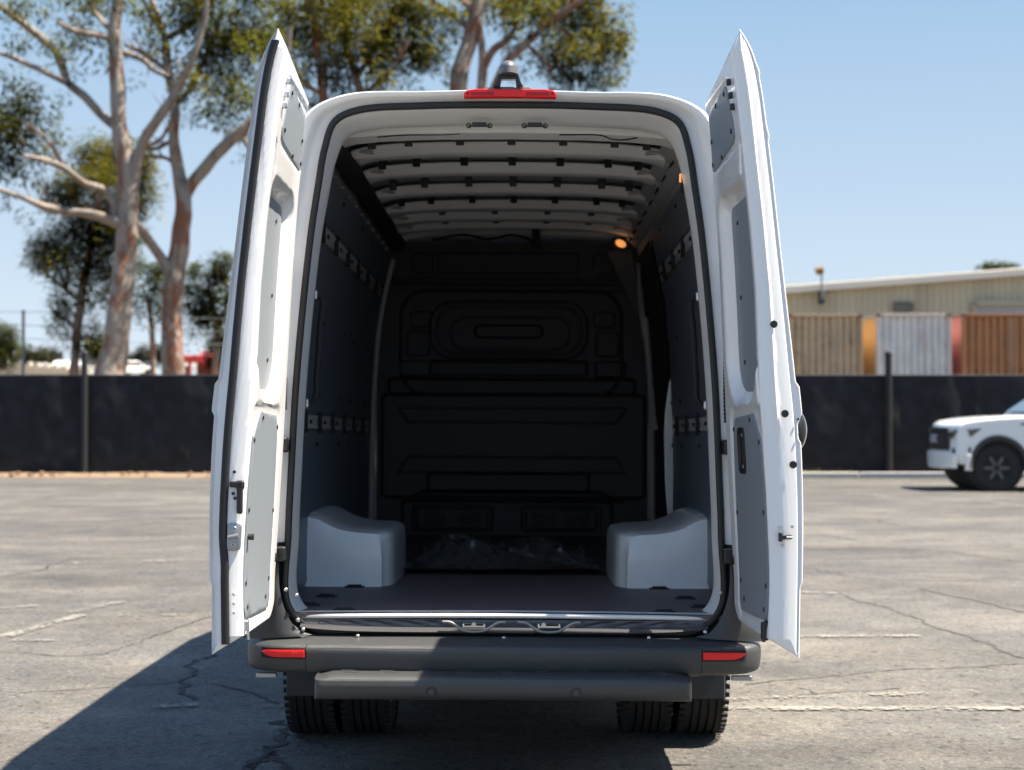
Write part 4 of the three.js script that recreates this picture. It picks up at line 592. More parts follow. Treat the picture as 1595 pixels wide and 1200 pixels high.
    z -= 0.03 * sstep(0.012, -0.012, rb(x, y, 596, 617, 1000, 775, 0.03));
    z += 0.012 * line(trap(x, y, 637, 660, 0.70, 0.64), 0.008); z += 0.012 * line(trap(x, y, 713, 737, 0.64, 0.70), 0.008);
    z += 0.10 * sstep(0.006, -0.006, rb(x, y, 666, 738, 914, 768, 0.01)); z += 0.08 * sstep(0.01, -0.01, trap(x, y, 766, 781, 0.55, 0.68));
    z -= 0.05 * sstep(0.012, -0.012, rb(x, y, 628, 781, 950, 842, 0.03));
    for (const [a, b] of [[645, 766], [812, 932]]) { z += 0.03 * sstep(0.008, -0.006, rb(x, y, a, 788, b, 826, 0.02)); z -= 0.022 * sstep(0.006, -0.006, rb(x, y, a + 6, 793, b - 6, 822, 0.015)); const cx = (a + b) / 2; for (const q of [-28, 24]) { const g = rb(x, y, cx + q - 16, 796, cx + q + 18, 818, 0.005); if (g < 0) z += 0.006 * (Math.sin(y * 420) > 0.2 ? 1 : 0) * (n3(x * 40, y * 60, 3) > -0.1 ? 1 : 0); } }
    z += 0.02 * sstep(0.008, -0.004, rb(x, y, 680, 398, 896, 428, 0.02)); for (const s of [-1, 1]) z += 0.014 * sstep(0.006, -0.004, sdRound(ax - 0.56, y - Y(413), 0.06, 0.06, 0.03));
    z += 0.02 * line(y - Y(436), 0.012); z -= 0.015 * sstep(0.012, 0.004, Math.abs(y - Y(443))); if (Math.abs(y - Y(443)) < 0.010 && ((x * 8 + 40) % 1) < 0.82 && ax < 0.66) z += 0.012;
    z -= 0.012 * sstep(0.012, -0.01, rb(x, y, 624, 447, 968, 456, 0.01));
    return z;
  };
  const hwB = (y) => Math.min(wX(y) - 0.02, 0.835 - 0.10 * sstep(2.15, 2.5, y));
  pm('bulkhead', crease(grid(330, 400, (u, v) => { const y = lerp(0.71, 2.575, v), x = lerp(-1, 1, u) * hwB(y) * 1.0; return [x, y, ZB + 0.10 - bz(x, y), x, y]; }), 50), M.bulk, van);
  pm('bulkhead_skirt', box(1.6, 0.06, 0.06, 0, 0.735, ZB + 0.17, 0.01), M.dark, van);
  // pillars beside the bulkhead
  for (const s of [-1, 1]) { const p = []; for (let i = 0; i <= 8; i++) { const y = lerp(0.75, s < 0 ? 2.45 : 2.1, i / 8); p.push(V(s * (wX(y) - 0.030), y, -3.70)); } pm('pillar', tubeR(p, p.map((q, i) => 0.016 + (s > 0 ? 0.006 * sstep(5, 8, i) : 0)), 10, 0.05), M.skin, van); }
  pm('pillar_bracket', laid(polyShape([[0.58, 2.50], [0.72, 2.55], [0.78, 2.16], [0.76, 2.12], [0.66, 2.33]]), 0.02, (x, y, w) => [x, y, -3.72 + w], 0.08), std([0.07, 0.07, 0.075], 0.6), van);
  pm('pillar_bracket', tubeR([V(0.74, 2.38, -3.3), V(0.76, 2.28, -3.5), V(0.79, 2.14, -3.68), V(0.81, 1.98, -3.7)], [0.014, 0.016, 0.02, 0.016], 10, 0.04), M.skin, van);
  pm('side_door_lining', grid(20, 20, (u, v) => { const y = lerp(0.73, 2.45, v); return [wX(y) - 0.012, y, lerp(-2.70, -3.66, u)]; }), M.dark, van);
  pm('door_brace', tubeR([V(0.85, 1.66, -3.62), V(0.845, 1.52, -3.5), V(0.85, 1.42, -3.45)], [0.012, 0.016, 0.02], 8, 0.03), M.skin, van);
  { const sh = new THREE.Shape(); sh.moveTo(0.005, 0.72); sh.lineTo(0.0, 1.70); sh.quadraticCurveTo(-0.052, 1.52, -0.046, 1.28); sh.quadraticCurveTo(-0.05, 1.02, 0.0, 0.74); pm('side_door_edge', laid(sh, 0.02, (x, y, w) => [wX(y) - 0.005 + x, y, -2.66 + w], 0.06, 0.003), M.arch, van); }
  // two small lit lamps
  const glow = new THREE.MeshStandardMaterial({ color: C(0.9, 0.5, 0.25), emissive: C(1, 0.36, 0.10), emissiveIntensity: 0.24, roughness: 0.3 });
  const l1 = new THREE.SphereGeometry(0.03, 16, 12); l1.scale(1.15, 0.75, 0.6); l1.rotateZ(-0.45); l1.translate(0.655, 2.545, -3.62);
  const hs = box(0.12, 0.07, 0.03, 0.66, 2.55, -3.645, 0.015); const lampA = pm('load_lamp', hs, M.dark, van); pm('lamp_lens', l1, glow, lampA);
  const l2 = box(0.008, 0.036, 0.012, 0.668, 2.365, -0.235, 0.004); const lampB = pm('load_lamp', box(0.014, 0.085, 0.018, 0.676, 2.352, -0.245, 0.004), M.dark, van); l2.rotateY(0); pm('lamp_lens', l2, glow, lampB);
  for (const [x, y, z] of [[0.635, 2.53, -3.57], [0.655, 2.36, -0.25]]) { const p = new THREE.PointLight(C(1, 0.6, 0.3), 0.0006, 4); p.position.set(x, y, z); p.castShadow = true; p.shadow.radius = 1; van.add(p); }
}
// crumpled clear plastic lying on the load floor
{
  const film = thing('plastic_sheeting', 'crumpled glossy see-through plastic sheeting lying on the van floor between the white wheel arches', 'plastic sheet', [-0.03, 0.69, -7.35]);
  const f = (u, v) => { const x = lerp(-0.50, 0.47, u), z = lerp(0.10, -0.45, v); const a = fbm(x * 3.1, z * 4.2, 1.3, 3), rid = 1 - Math.abs(n3(x * 5.5 + z * 3, z * 6, 7.7)) * 2.2, r2 = 1 - Math.abs(n3(x * 12 - z * 5, z * 13, 2.2)) * 2.4, e = sstep(0, 0.12, Math.min(u, 1 - u)) * sstep(0, 0.25, v) * sstep(1, 0.75, v);
    const hump = 0.10 * Math.exp(-(((x - 0.14) / 0.16) ** 2)) + 0.08 * Math.exp(-(((x + 0.24) / 0.14) ** 2)) + 0.02;
    return [x + 0.03 * n3(x * 7, z * 7, 5), 0.012 + e * Math.max(0, hump * (0.75 + a * 0.8) + 0.036 * rid + 0.022 * r2) + 0.006 * (1 + n3(x * 20, z * 20, 4)), z + 0.04 * n3(x * 6, z * 6, 9)]; };
  pm('film', crease(grid(110, 70, f), 22), phy([0.06, 0.065, 0.07], 0.13, { transmission: 0.45, clearcoat: 1, clearcoatRoughness: 0.08, thickness: 0, ior: 1.5, side: THREE.DoubleSide }), film);
  pm('film_fold', crease(grid(70, 16, (u, v) => { const x = lerp(0.02, 0.44, u), y = 0.105 - 0.19 * u * 0.45, q = (v - 0.5) * 0.05; return [x, Math.max(0.02, y + 0.012 * n3(x * 20, v * 4, 3) + 0.018 * Math.sin(v * Math.PI)), 0.12 - 0.02 * u + q + 0.01 * n3(x * 14, 3, 2)]; }), 22), phy([0.06, 0.065, 0.07], 0.16, { transmission: 0.45, clearcoat: 1, clearcoatRoughness: 0.08, thickness: 0, side: THREE.DoubleSide }), film);
}
// ------------------------------------------------------------------ pickup truck at the right, facing left
{
  const t = thing('pickup_truck', 'white pickup truck with a black grille parked by the fence at the right edge', 'truck', [7.96, 0, -28.50], R(-1.5));
  const W = 0.97, tum = (x, y, z) => { const k = y > 1.36 ? lerp(1, 0.80, (y - 1.36) / 0.55) : y < 0.62 ? lerp(1, 0.94, (0.62 - y) / 0.3) : 1, q = z / W; return [x + (x < 0.9 ? 0.11 * q * q * (1 - x / 0.9) : 0), y, z * k]; };
  const s = new THREE.Shape(); s.moveTo(0.03, 0.50); s.lineTo(0.24, 0.46); s.lineTo(0.29, 0.46); s.absarc(0.80, 0.44, 0.51, Math.PI, 0, true); s.lineTo(3.95, 0.46); s.absarc(4.48, 0.44, 0.51, Math.PI, 0, true); s.lineTo(5.75, 0.56); s.lineTo(5.85, 0.7); s.lineTo(5.86, 1.38); s.lineTo(4.05, 1.40); s.lineTo(3.85, 1.87); s.lineTo(3.6, 1.92); s.lineTo(2.36, 1.93); s.lineTo(2.14, 1.87); s.lineTo(1.46, 1.37); s.quadraticCurveTo(0.6, 1.35, 0.16, 1.27); s.quadraticCurveTo(0.02, 1.23, 0.0, 1.12); s.lineTo(-0.02, 0.74); s.lineTo(0.0, 0.6);
  let g = new THREE.ExtrudeGeometry(s, { depth: 2 * W - 0.10, bevelEnabled: true, bevelSize: 0.05, bevelThickness: 0.05, bevelSegments: 4, bevelOffset: -0.05, curveSegments: 20 }); g.translate(0, 0, -W + 0.05);
  g = new TessellateModifier(0.35, 6).modify(g.toNonIndexed()); { const p = g.attributes.position; for (let i = 0; i < p.count; i++) p.setXYZ(i, ...tum(p.getX(i), p.getY(i), p.getZ(i))); } g.deleteAttribute('normal'); const paint = phy([0.78, 0.78, 0.76], 0.45, { clearcoat: 0.8, clearcoatRoughness: 0.1 });
  pm('body', crease(mergeVertices(clean2(g), 1e-4), 35), paint, t);
  const onSide = (x, y, w) => { const p = tum(x, y, W); return [p[0], p[1], p[2] + w]; }, farSide = (x, y, w) => { const p = tum(x, y, -W); return [p[0], p[1], p[2] - w]; };
  const glass = phy([0.05, 0.075, 0.08], 0.05, { clearcoat: 1 });
  pm('windscreen', grid(20, 10, (u, v) => { const z = lerp(-0.88, 0.88, u), x = lerp(1.52, 2.12, v), y = lerp(1.42, 1.84, v) + 0.012, p = tum(x, y, z); return [p[0] - 0.015, p[1] + 0.015, p[2]]; }), glass, t);
  for (const on of [onSide, farSide]) for (const w of [[[1.80, 1.42], [2.24, 1.80], [2.75, 1.83], [2.75, 1.42]], [[2.85, 1.42], [2.85, 1.83], [3.55, 1.82], [3.72, 1.44]]]) pm('side_window', laid(polyShape(w), 0.008, on, 0.1), glass, t);
  for (const z of [-1, 1]) pm('a_pillar', rod(V(...tum(1.50, 1.39, z * 0.95)), V(...tum(2.16, 1.88, z * 0.95)), 0.035), M.black, t);
  const onFront = (z, y, w) => { const p = tum(0, y, z); return [p[0] - w - 0.02, y, p[2]]; };
  const gr = pm('grille', laid(roundShape(-0.66, 0.74, 0.66, 1.15, 0.05), 0.035, onFront, 0.06, 0.008), M.black, t);
  for (let i = 0; i < 4; i++) pm('grille_bar', laid(roundShape(-0.56, 0.79 + i * 0.085, 0.56, 0.81 + i * 0.085, 0.008), 0.05, onFront, 0.08), M.blackMat, gr);
  const font = await new FontLoader().loadAsync('fonts/droid/droid_sans_bold.typeface.json');
  const tx = new TextGeometry('GMC', { font, size: 0.15, depth: 0.02, curveSegments: 4, bevelEnabled: false }); tx.computeBoundingBox(); tx.translate(-(tx.boundingBox.max.x) / 2, 0.87, 0); tx.rotateY(-Math.PI / 2); tx.translate(-0.085, 0, 0); pm('badge', tx, std([0.75, 0.74, 0.74], 0.3, 0.6), gr);
  for (const q of [1, -1]) {
    const on = (z, y, w) => onFront(q * z, y, w);
    const hl = pm('headlight', laid(polyShape([[0.64, 1.10], [0.66, 0.94], [0.80, 0.96], [0.955, 1.09], [0.95, 1.12]]), 0.03, on, 0.05, 0.005), phy([0.05, 0.05, 0.055], 0.1, { clearcoat: 1 }), t);
    pm('light_strip', laid(polyShape([[0.70, 1.09], [0.70, 1.07], [0.93, 1.09], [0.93, 1.10]]), 0.036, on, 0.05), std([0.8, 0.8, 0.8], 0.2), hl);
    pm('headlight', laid(polyShape(q > 0 ? [[0.19, 1.09], [0.17, 1.12], [0.47, 1.14], [0.36, 1.06], [0.24, 0.98]] : [[0.19, 1.09], [0.17, 1.12], [0.47, 1.14], [0.36, 1.06], [0.24, 0.98]]), 0.016, q > 0 ? onSide : farSide, 0.06), phy([0.05, 0.055, 0.06], 0.1, { clearcoat: 1 }), t);
    pm('fog_slot', laid(roundShape(0.78, 0.66, 0.88, 0.78, 0.02), 0.012, on, 0.05), M.black, t);
    pm('marker_light', laid(roundShape(0.20, 0.70, 0.25, 0.80, 0.01), 0.012, q > 0 ? onSide : farSide, 0.05), M.black, t);
    pm('fender_vent', laid(polyShape([[1.22, 1.20], [1.24, 1.235], [1.62, 1.235], [1.60, 1.215]]), 0.014, q > 0 ? onSide : farSide, 0.06), M.black, t);
    for (const cx of [0.80, 4.48]) { const o = new THREE.Shape(); o.absarc(cx, 0.44, 0.585, Math.PI * 1.02, -0.02 * Math.PI, true); o.absarc(cx, 0.44, 0.49, -0.02 * Math.PI, Math.PI * 1.02, false); pm('fender_flare', laid(o, 0.05, (x, y, w) => { const p = tum(x, y, q * W); return [p[0], p[1], p[2] + q * (w - 0.02)]; }, 0.08, 0.01), M.black, t); }
    pm('side_mirror', box(0.12, 0.22, 0.2, 1.95, 1.42, q * 1.08, 0.05), M.black, t);
    pm('side_step', box(2.2, 0.06, 0.12, 2.7, 0.42, q * 0.92, 0.02), M.black, t);
  }
  pm('front_bumper', laid((() => { const b = new THREE.Shape(); b.moveTo(-0.96, 0.42); b.lineTo(-0.5, 0.40); b.lineTo(0.5, 0.40); b.lineTo(0.96, 0.42); b.lineTo(0.96, 0.68); b.lineTo(0.6, 0.72); b.lineTo(-0.6, 0.72); b.lineTo(-0.96, 0.68); return b; })(), 0.07, onFront, 0.08, 0.015), paint, t);
  pm('bumper_wing', laid(polyShape([[0.14, 0.38], [0.29, 0.38], [0.28, 0.66], [0.14, 0.68]]), 0.03, onSide, 0.08, 0.01), paint, t);
  pm('skid_plate', laid(roundShape(-0.75, 0.33, 0.75, 0.50, 0.05), 0.04, (z, y, w) => { const p = onFront(z, y, w); return [p[0] + 0.18 + (0.5 - y), p[1], p[2]]; }, 0.1), M.blackMat, t);
  for (const x of [0.80, 4.48]) { const c = new THREE.CylinderGeometry(0.50, 0.50, 1.84, 28); c.rotateX(Math.PI / 2); c.translate(x, 0.46, 0); pm('wheel_liner', c, M.dark, t); }
  const tl = new THREE.LatheGeometry([[0.24, -0.13], [0.33, -0.145], [0.40, -0.135], [0.425, -0.10], [0.43, 0], [0.425, 0.10], [0.40, 0.135], [0.33, 0.145], [0.24, 0.13]].map(([a, b]) => new THREE.Vector2(a, b)), 48); tl.rotateX(Math.PI / 2);
  const blocks = []; for (let i = 0; i < 30; i++) for (const z of [-0.08, 0, 0.08]) { const b = box(0.02, 0.05, 0.06, 0.428, 0, z, 0.004); b.rotateZ(i / 30 * Math.PI * 2 + z); blocks.push(b); }
  const tyreG = crease(merge([tl, ...blocks]), 30), rimG = (() => { const l = [new THREE.LatheGeometry([[0.05, 0.07], [0.10, 0.05], [0.20, 0.04], [0.235, 0.10], [0.25, 0.12], [0.245, -0.1]].map(([a, b]) => new THREE.Vector2(a, b)), 36).rotateX(Math.PI / 2)]; return crease(merge(l), 30); })();
  const spoke = (() => { const l = []; for (let i = 0; i < 6; i++) { const b = box(0.19, 0.055, 0.05, 0.14, 0, 0.075, 0.012); b.rotateZ(i / 6 * Math.PI * 2); l.push(b); } const r = new THREE.TorusGeometry(0.075, 0.012, 8, 24); r.translate(0, 0, 0.10); l.push(r); return merge(l); })();
  for (const x of [0.80, 4.48]) for (const q of [1, -1]) { const w = new THREE.Group(); w.name = 'wheel'; w.position.set(x, 0.425, q * 0.84); if (q < 0) w.rotation.y = Math.PI; t.add(w); pm('tyre', tyreG, M.tyre, w); pm('rim', rimG, std([0.03, 0.03, 0.03], 0.4), w); pm('spokes', spoke, std([0.12, 0.12, 0.12], 0.35, 0.6), w); }
}

// ------------------------------------------------------------------ things behind the fence on the left
{
  const bank = grid(60, 40, (u, v) => { const z = lerp(-66, -420, v * v), x = lerp(-160, 60, u), h = lerp(0, 3.35, sstep(-66, -86, z)) + 1.25 * sstep(-90, -150, z) + 0.15 * n3(x * 0.08, z * 0.05, 2); return [x, x > -2 ? h * sstep(14, -2, x) - 0.05 : h - 0.02, z]; });
  struct('raised_ground', bank, std([0.24, 0.20, 0.14], 0.95));
  const wallD = 150, w = thing('boundary_wall', 'long low tan wall beyond the fence at the left', 'wall', [0, 0, 0]), a = at(-60, 559, wallD), e = at(135, 577, 110);
  const n = 16; for (let i = 0; i < n; i++) { const p = a.clone().lerp(e, i / n), q = a.clone().lerp(e, (i + 0.93) / n), m = p.clone().add(q).multiplyScalar(0.5), L = p.clone().setY(0).distanceTo(q.clone().setY(0)), g = box(L, m.y - 2.5, 0.25, 0, 0, 0, 0.02); g.rotateY(-Math.atan2(q.z - p.z, q.x - p.x)); g.translate(m.x, (m.y + 2.5) / 2, m.z); pm('wall_panel', g, std([0.62, 0.50, 0.34], 0.85), w); const po = box(0.3, m.y - 2.3, 0.35, e.x, 0, 0, 0.02); po.translate(q.x - e.x, (m.y + 2.7) / 2, q.z); pm('wall_post', po, std([0.68, 0.62, 0.52], 0.85), w); }
  // parked cars
  const carShape = (() => { const s = new THREE.Shape(); s.moveTo(-2.2, 0.35); s.lineTo(-1.75, 0.33); s.absarc(-1.35, 0.33, 0.36, Math.PI, 0, true); s.lineTo(0.95, 0.33); s.absarc(1.35, 0.33, 0.36, Math.PI, 0, true); s.lineTo(2.2, 0.4); s.lineTo(2.2, 0.8); s.quadraticCurveTo(1.8, 0.95, 1.1, 0.98); s.lineTo(0.45, 1.46); s.lineTo(-1.2, 1.48); s.lineTo(-1.9, 1.05); s.lineTo(-2.22, 0.98); return s; })();
  const bodyG = (() => { let g = new THREE.ExtrudeGeometry(carShape, { depth: 1.66, bevelEnabled: true, bevelSize: 0.06, bevelThickness: 0.06, bevelSegments: 2, bevelOffset: -0.06 }); g.translate(0, 0, -0.83); const p = g.attributes.position; for (let i = 0; i < p.count; i++) if (p.getY(i) > 0.98) p.setZ(i, p.getZ(i) * lerp(1, 0.8, (p.getY(i) - 0.98) / 0.5)); g.computeVertexNormals(); return g; })();
  const winG = (z) => { const s = polyShape([[-1.65, 1.05], [-1.1, 1.40], [0.38, 1.38], [0.85, 1.04]]), g = new THREE.ExtrudeGeometry(s, { depth: 0.02, bevelEnabled: false }); g.rotateX(z * 0.28); g.translate(0, z > 0 ? 0.03 : -0.0, z * (z > 0 ? 1.15 : 1.17)); return g; };
  const glassM = phy([0.04, 0.05, 0.05], 0.05, { clearcoat: 1 }), wheelG = new THREE.CylinderGeometry(0.33, 0.33, 0.22, 20).rotateX(Math.PI / 2);
  const cars = [[70, 566, 150, [0.7, 0.7, 0.7], 1.45, 'silver-white car parked at the left end of the row beyond the tan wall'], [103, 563, 150, [0.75, 0.75, 0.74], 1.5, 'white car parked beyond the fence just right of the tall net pole'], [130, 564, 150, [0.72, 0.72, 0.70], 1.6, 'white car parked beyond the fence right beside the taller fence post'], [205, 563, 145, [0.78, 0.78, 0.76], 0.5, 'white car parked beyond the fence between the two eucalyptus trunks'], [318, 556, 120, [0.7, 0.7, 0.7], 0.2, 'white car parked behind the red canopy']];
  for (const [px, py, d, c, turn, label] of cars) {
    const p = at(px, py, d), t = thing('parked_car', label, 'car', [p.x, p.y - 1.45, p.z], turn);
    pm('body', bodyG, phy(c, 0.3, { clearcoat: 1 }), t); for (const z of [-1, 1]) { pm('side_window', (() => { const g = winG(1); const k = g.clone(); if (z < 0) k.rotateY(Math.PI).scale(-1, 1, 1); k.translate(0, 0, -z * 0.36); return k; })(), glassM, t); }
    for (const x of [-1.35, 1.35]) for (const z of [-0.8, 0.8]) pm('wheel', wheelG.clone().translate(x, 0.33, z), M.tyre, t);
    const ws = new THREE.PlaneGeometry(1.3, 0.62); ws.rotateY(Math.PI / 2); ws.rotateZ(0.95); ws.translate(0.80, 1.24, 0); pm('windscreen', ws, glassM, t);
  }
  // red canopy
  { const d = 92, p = at(315, 560, d), t = thing('red_canopy', 'small red canopy booth beyond the fence right of the reddish eucalyptus trunk', 'booth', [p.x, 0, p.z]), red = std([0.55, 0.05, 0.05], 0.5);
    pm('roof', box(2.5, 0.42, 2.2, 0, p.y, 0, 0.06), red, t); pm('roof_top', box(1.0, 0.34, 1.2, 0.45, p.y + 0.38, 0, 0.05), std([0.75, 0.75, 0.74], 0.5), t); for (const x of [-1.05, -0.6, 1.1]) pm('post', box(0.16, p.y - 2.9, 0.16, x, (p.y + 2.9) / 2 - 0.2, 0.8), red, t); pm('back_wall', box(1.5, p.y - 3, 0.1, 0.3, (p.y + 3) / 2 - 0.2, -0.6), std([0.25, 0.06, 0.05], 0.6), t); }
  // tall net pole and its wires
  { const d = 62, p = at(36, 486, d), t = thing('net_pole', 'tall thin grey pole carrying fine wires at the far left', 'pole', [p.x, 0, p.z]), m = std([0.16, 0.17, 0.18], 0.6); pm('pole', rod(V(0, 0, 0), V(0, p.y, 0), 0.075, 0.06), m, t); pm('cap', new THREE.SphereGeometry(0.08, 10, 8).translate(0, p.y, 0), m, t);
    for (const dy of [0, 0.55, 1.1]) pm('wire', tubeR([V(-14, p.y - dy + 0.1, 0), V(-7, p.y - dy - 0.1, 0), V(0, p.y - dy, 0), V(6, p.y - dy - 0.12, -2), V(12, p.y - dy, -5)], [0.012, 0.012, 0.012, 0.012, 0.012], 5, 1), m, t); }
}

// ------------------------------------------------------------------ trees
const leafGeo = (len, wid, n, rad, droop, seed) => {
  const rnd = rngOf(seed), pos = [], nor = [], idx = [], q = new THREE.Quaternion(), e = new THREE.Euler();
  for (let i = 0; i < n; i++) {
    const d = V(rnd() - 0.5, rnd() - 0.5, rnd() - 0.5).normalize().multiplyScalar(rad * Math.cbrt(rnd()));
    e.set((rnd() - 0.5) * 1.9 - droop, rnd() * Math.PI * 2, (rnd() - 0.5) * 2.2, 'YXZ'); q.setFromEuler(e);
    const L = len * (0.6 + rnd() * 0.7), W = wid * (0.7 + rnd() * 0.6), b = pos.length / 3, N = V(0, 0, 1).applyQuaternion(q);
    for (const [x, y, z] of [[0, 0, 0], [W / 2, -L * 0.45, 0.012], [0, -L, 0.05 * L], [-W / 2, -L * 0.45, 0.012]]) { const p = V(x, y, z).applyQuaternion(q).add(d); pos.push(p.x, p.y, p.z); nor.push(N.x, N.y, N.z); }
    idx.push(b, b + 1, b + 2, b, b + 2, b + 3);
  }
  const g = new THREE.BufferGeometry(); g.setAttribute('position', new THREE.Float32BufferAttribute(pos, 3)); g.setAttribute('normal', new THREE.Float32BufferAttribute(nor, 3)); g.setIndex(idx); return g;
};
const leafMat = (c) => phy(c, 0.95, { side: THREE.DoubleSide, transmission: 0.55, thickness: 0, specularIntensity: 0.3 });
const L_EU = leafMat([0.44, 0.50, 0.10]), L_EU2 = leafMat([0.54, 0.56, 0.10]), L_PINE = leafMat([0.56, 0.58, 0.10]), L_LOW = leafMat([0.44, 0.56, 0.15]), L_HAZE_TINT = leafMat([0.42, 0.46, 0.24]);  // the pale leaf colour carries distance haze for the farthest trees
let CNT = 0;
const DENS = 3.7;
function crown(parent, blobs, d, mat, geo, perM3, seed, sc = 1, gap = 0.02) {
  const rnd = rngOf(seed), mats = [], m4 = new THREE.Matrix4(), q = new THREE.Quaternion(), e = new THREE.Euler(), S = FPX / d, cols = [];
  for (const [px, py, rx, ry, dz = 0, rz = 0] of blobs) {
    const c = at(px, py, d + dz), a = rx / S * 1.12, b = ry / S * 1.12, z = rz || (a + b) / 2 * 0.9, n = Math.round(perM3 * DENS * a * b * z * 4.19);
    for (let i = 0; i < n; i++) {
      const v = V(rnd() - 0.5, rnd() - 0.5, rnd() - 0.5).normalize().multiplyScalar(Math.pow(rnd(), 0.42)), p = V(c.x + v.x * a, c.y + v.y * b, c.z + v.z * z);
      if (n3(p.x * 1.3 + seed, p.y * 1.5, p.z * 1.3) + 0.5 * n3(p.x * 3.1, p.y * 3.3 + seed, p.z * 3.1) < gap - 0.06) continue;
      e.set((rnd() - 0.5) * 0.7, rnd() * 6.28, (rnd() - 0.5) * 0.7); q.setFromEuler(e); const k = sc * (0.7 + rnd() * 0.6); mats.push(m4.clone().compose(p, q, V(k, k, k))); cols.push(0.7 + rnd() * 0.6);
    }
  }
  const im = new THREE.InstancedMesh(geo, mat, mats.length); mats.forEach((m, i) => { im.setMatrixAt(i, m); const k = cols[i], y = rngOf(i + seed)(); im.setColorAt(i, C(k * (0.9 + 0.35 * y), k, k * (1.05 - 0.3 * y))); });
  im.name = 'crown'; im.userData.kind = 'stuff'; im.castShadow = im.receiveShadow = true; CNT += mats.length; parent.add(im); im.updateMatrixWorld(true); return im;
}
const barkMat = new THREE.MeshStandardMaterial({ vertexColors: true, roughness: 0.85, bumpMap: tex(256, 256, (u, v, x, y) => { const g = 0.5 + fbm(u * 12, v * 3, 4, 4); return [g, g, g]; }, false), bumpScale: 0.02 });
function limbs(parent, name, list, d, red, seed, pale = 0.5) {
  const S = FPX / d, gs = [], rnd = rngOf(seed);
  for (const [pts, dzEnd = 0] of list) { const P = pts.map(([x, y], i) => { const t = i / (pts.length - 1); return at(x, y, d + dzEnd * t + 0.25 * (rnd() - 0.5) * Math.min(1, i)); }); gs.push(tubeR(P, pts.map((p) => p[2] / S), 14, 0.12, 0.28, seed)); }
  if (name === 'branch') {
    const tw = rngOf(seed * 7 + 1), out = [];
    for (const [pts, dzEnd = 0] of list) for (let k = 0; k < 7; k++) {
      const t = 0.35 + tw() * 0.65, f = t * (pts.length - 1), i = Math.min(pts.length - 2, Math.floor(f)), x0 = lerp(pts[i][0], pts[i + 1][0], f - i), y0 = lerp(pts[i][1], pts[i + 1][1], f - i), a = Math.atan2(pts[i + 1][1] - pts[i][1], pts[i + 1][0] - pts[i][0]) + (tw() - 0.5) * 2.2, L = 16 + tw() * 30, P = [];
      for (let q = 0; q <= 3; q++) { const w = q / 3; P.push(at(x0 + Math.cos(a) * L * w + (tw() - 0.5) * 3 * q, y0 + Math.sin(a) * L * w - 5 * w * w, d + dzEnd * t + (tw() - 0.5) * 0.5 * q)); }
      out.push(tubeR(P, [1.3 / S, 1.0 / S, 0.7 / S, 0.4 / S], 5, 0.15));
    }
    const twig = pm('twigs', merge(out), std([0.16, 0.115, 0.085], 0.85), parent); twig.userData.kind = 'stuff';
  }
  const g = merge(gs.map((x) => (x.index ? x.toNonIndexed() : x))), p = g.attributes.position, col = new Float32Array(p.count * 3);
  for (let i = 0; i < p.count; i++) {
    const x = p.getX(i), y = p.getY(i), z = p.getZ(i), a = fbm(x * 3.2 + seed, y * 0.9, z * 3.2, 4), b = fbm(x * 5 + 3, y * 1.6, z * 5 + seed, 3), r = sstep(0.04, 0.16, a + red(y)), dk = sstep(0.06, 0.2, b);
    const base = [lerp(0.31, 0.20, 1 - pale), lerp(0.27, 0.165, 1 - pale), lerp(0.23, 0.135, 1 - pale)], rust = [0.21, 0.088, 0.048], grey = [0.15, 0.115, 0.095];
    for (let k = 0; k < 3; k++) col[i * 3 + k] = lerp(lerp(base[k], rust[k], r), grey[k], dk * 0.8);
  }
  g.setAttribute('color', new THREE.Float32BufferAttribute(col, 3)); return pm(name, g, barkMat, parent);
}
const EU = leafGeo(0.22, 0.052, 18, 0.38, 0.75, 11), PINE = leafGeo(0.32, 0.06, 34, 0.5, 1.15, 12), BROAD = leafGeo(0.17, 0.10, 16, 0.40, 1.15, 13);
const tree = (name, label, d, px) => thing(name, label, 'tree', [at(px, 600, d).x, 0, -d]);
function addTree(t, f) { const holder = new THREE.Group(); f(holder); for (const c of [...holder.children]) { c.geometry = c.geometry; c.position.set(-t.position.x, 0, -t.position.z); t.add(c); } }
const T1 = tree('eucalyptus_tree', 'tall eucalyptus with a pale forked trunk, leftmost of the big trees', 45, 175);
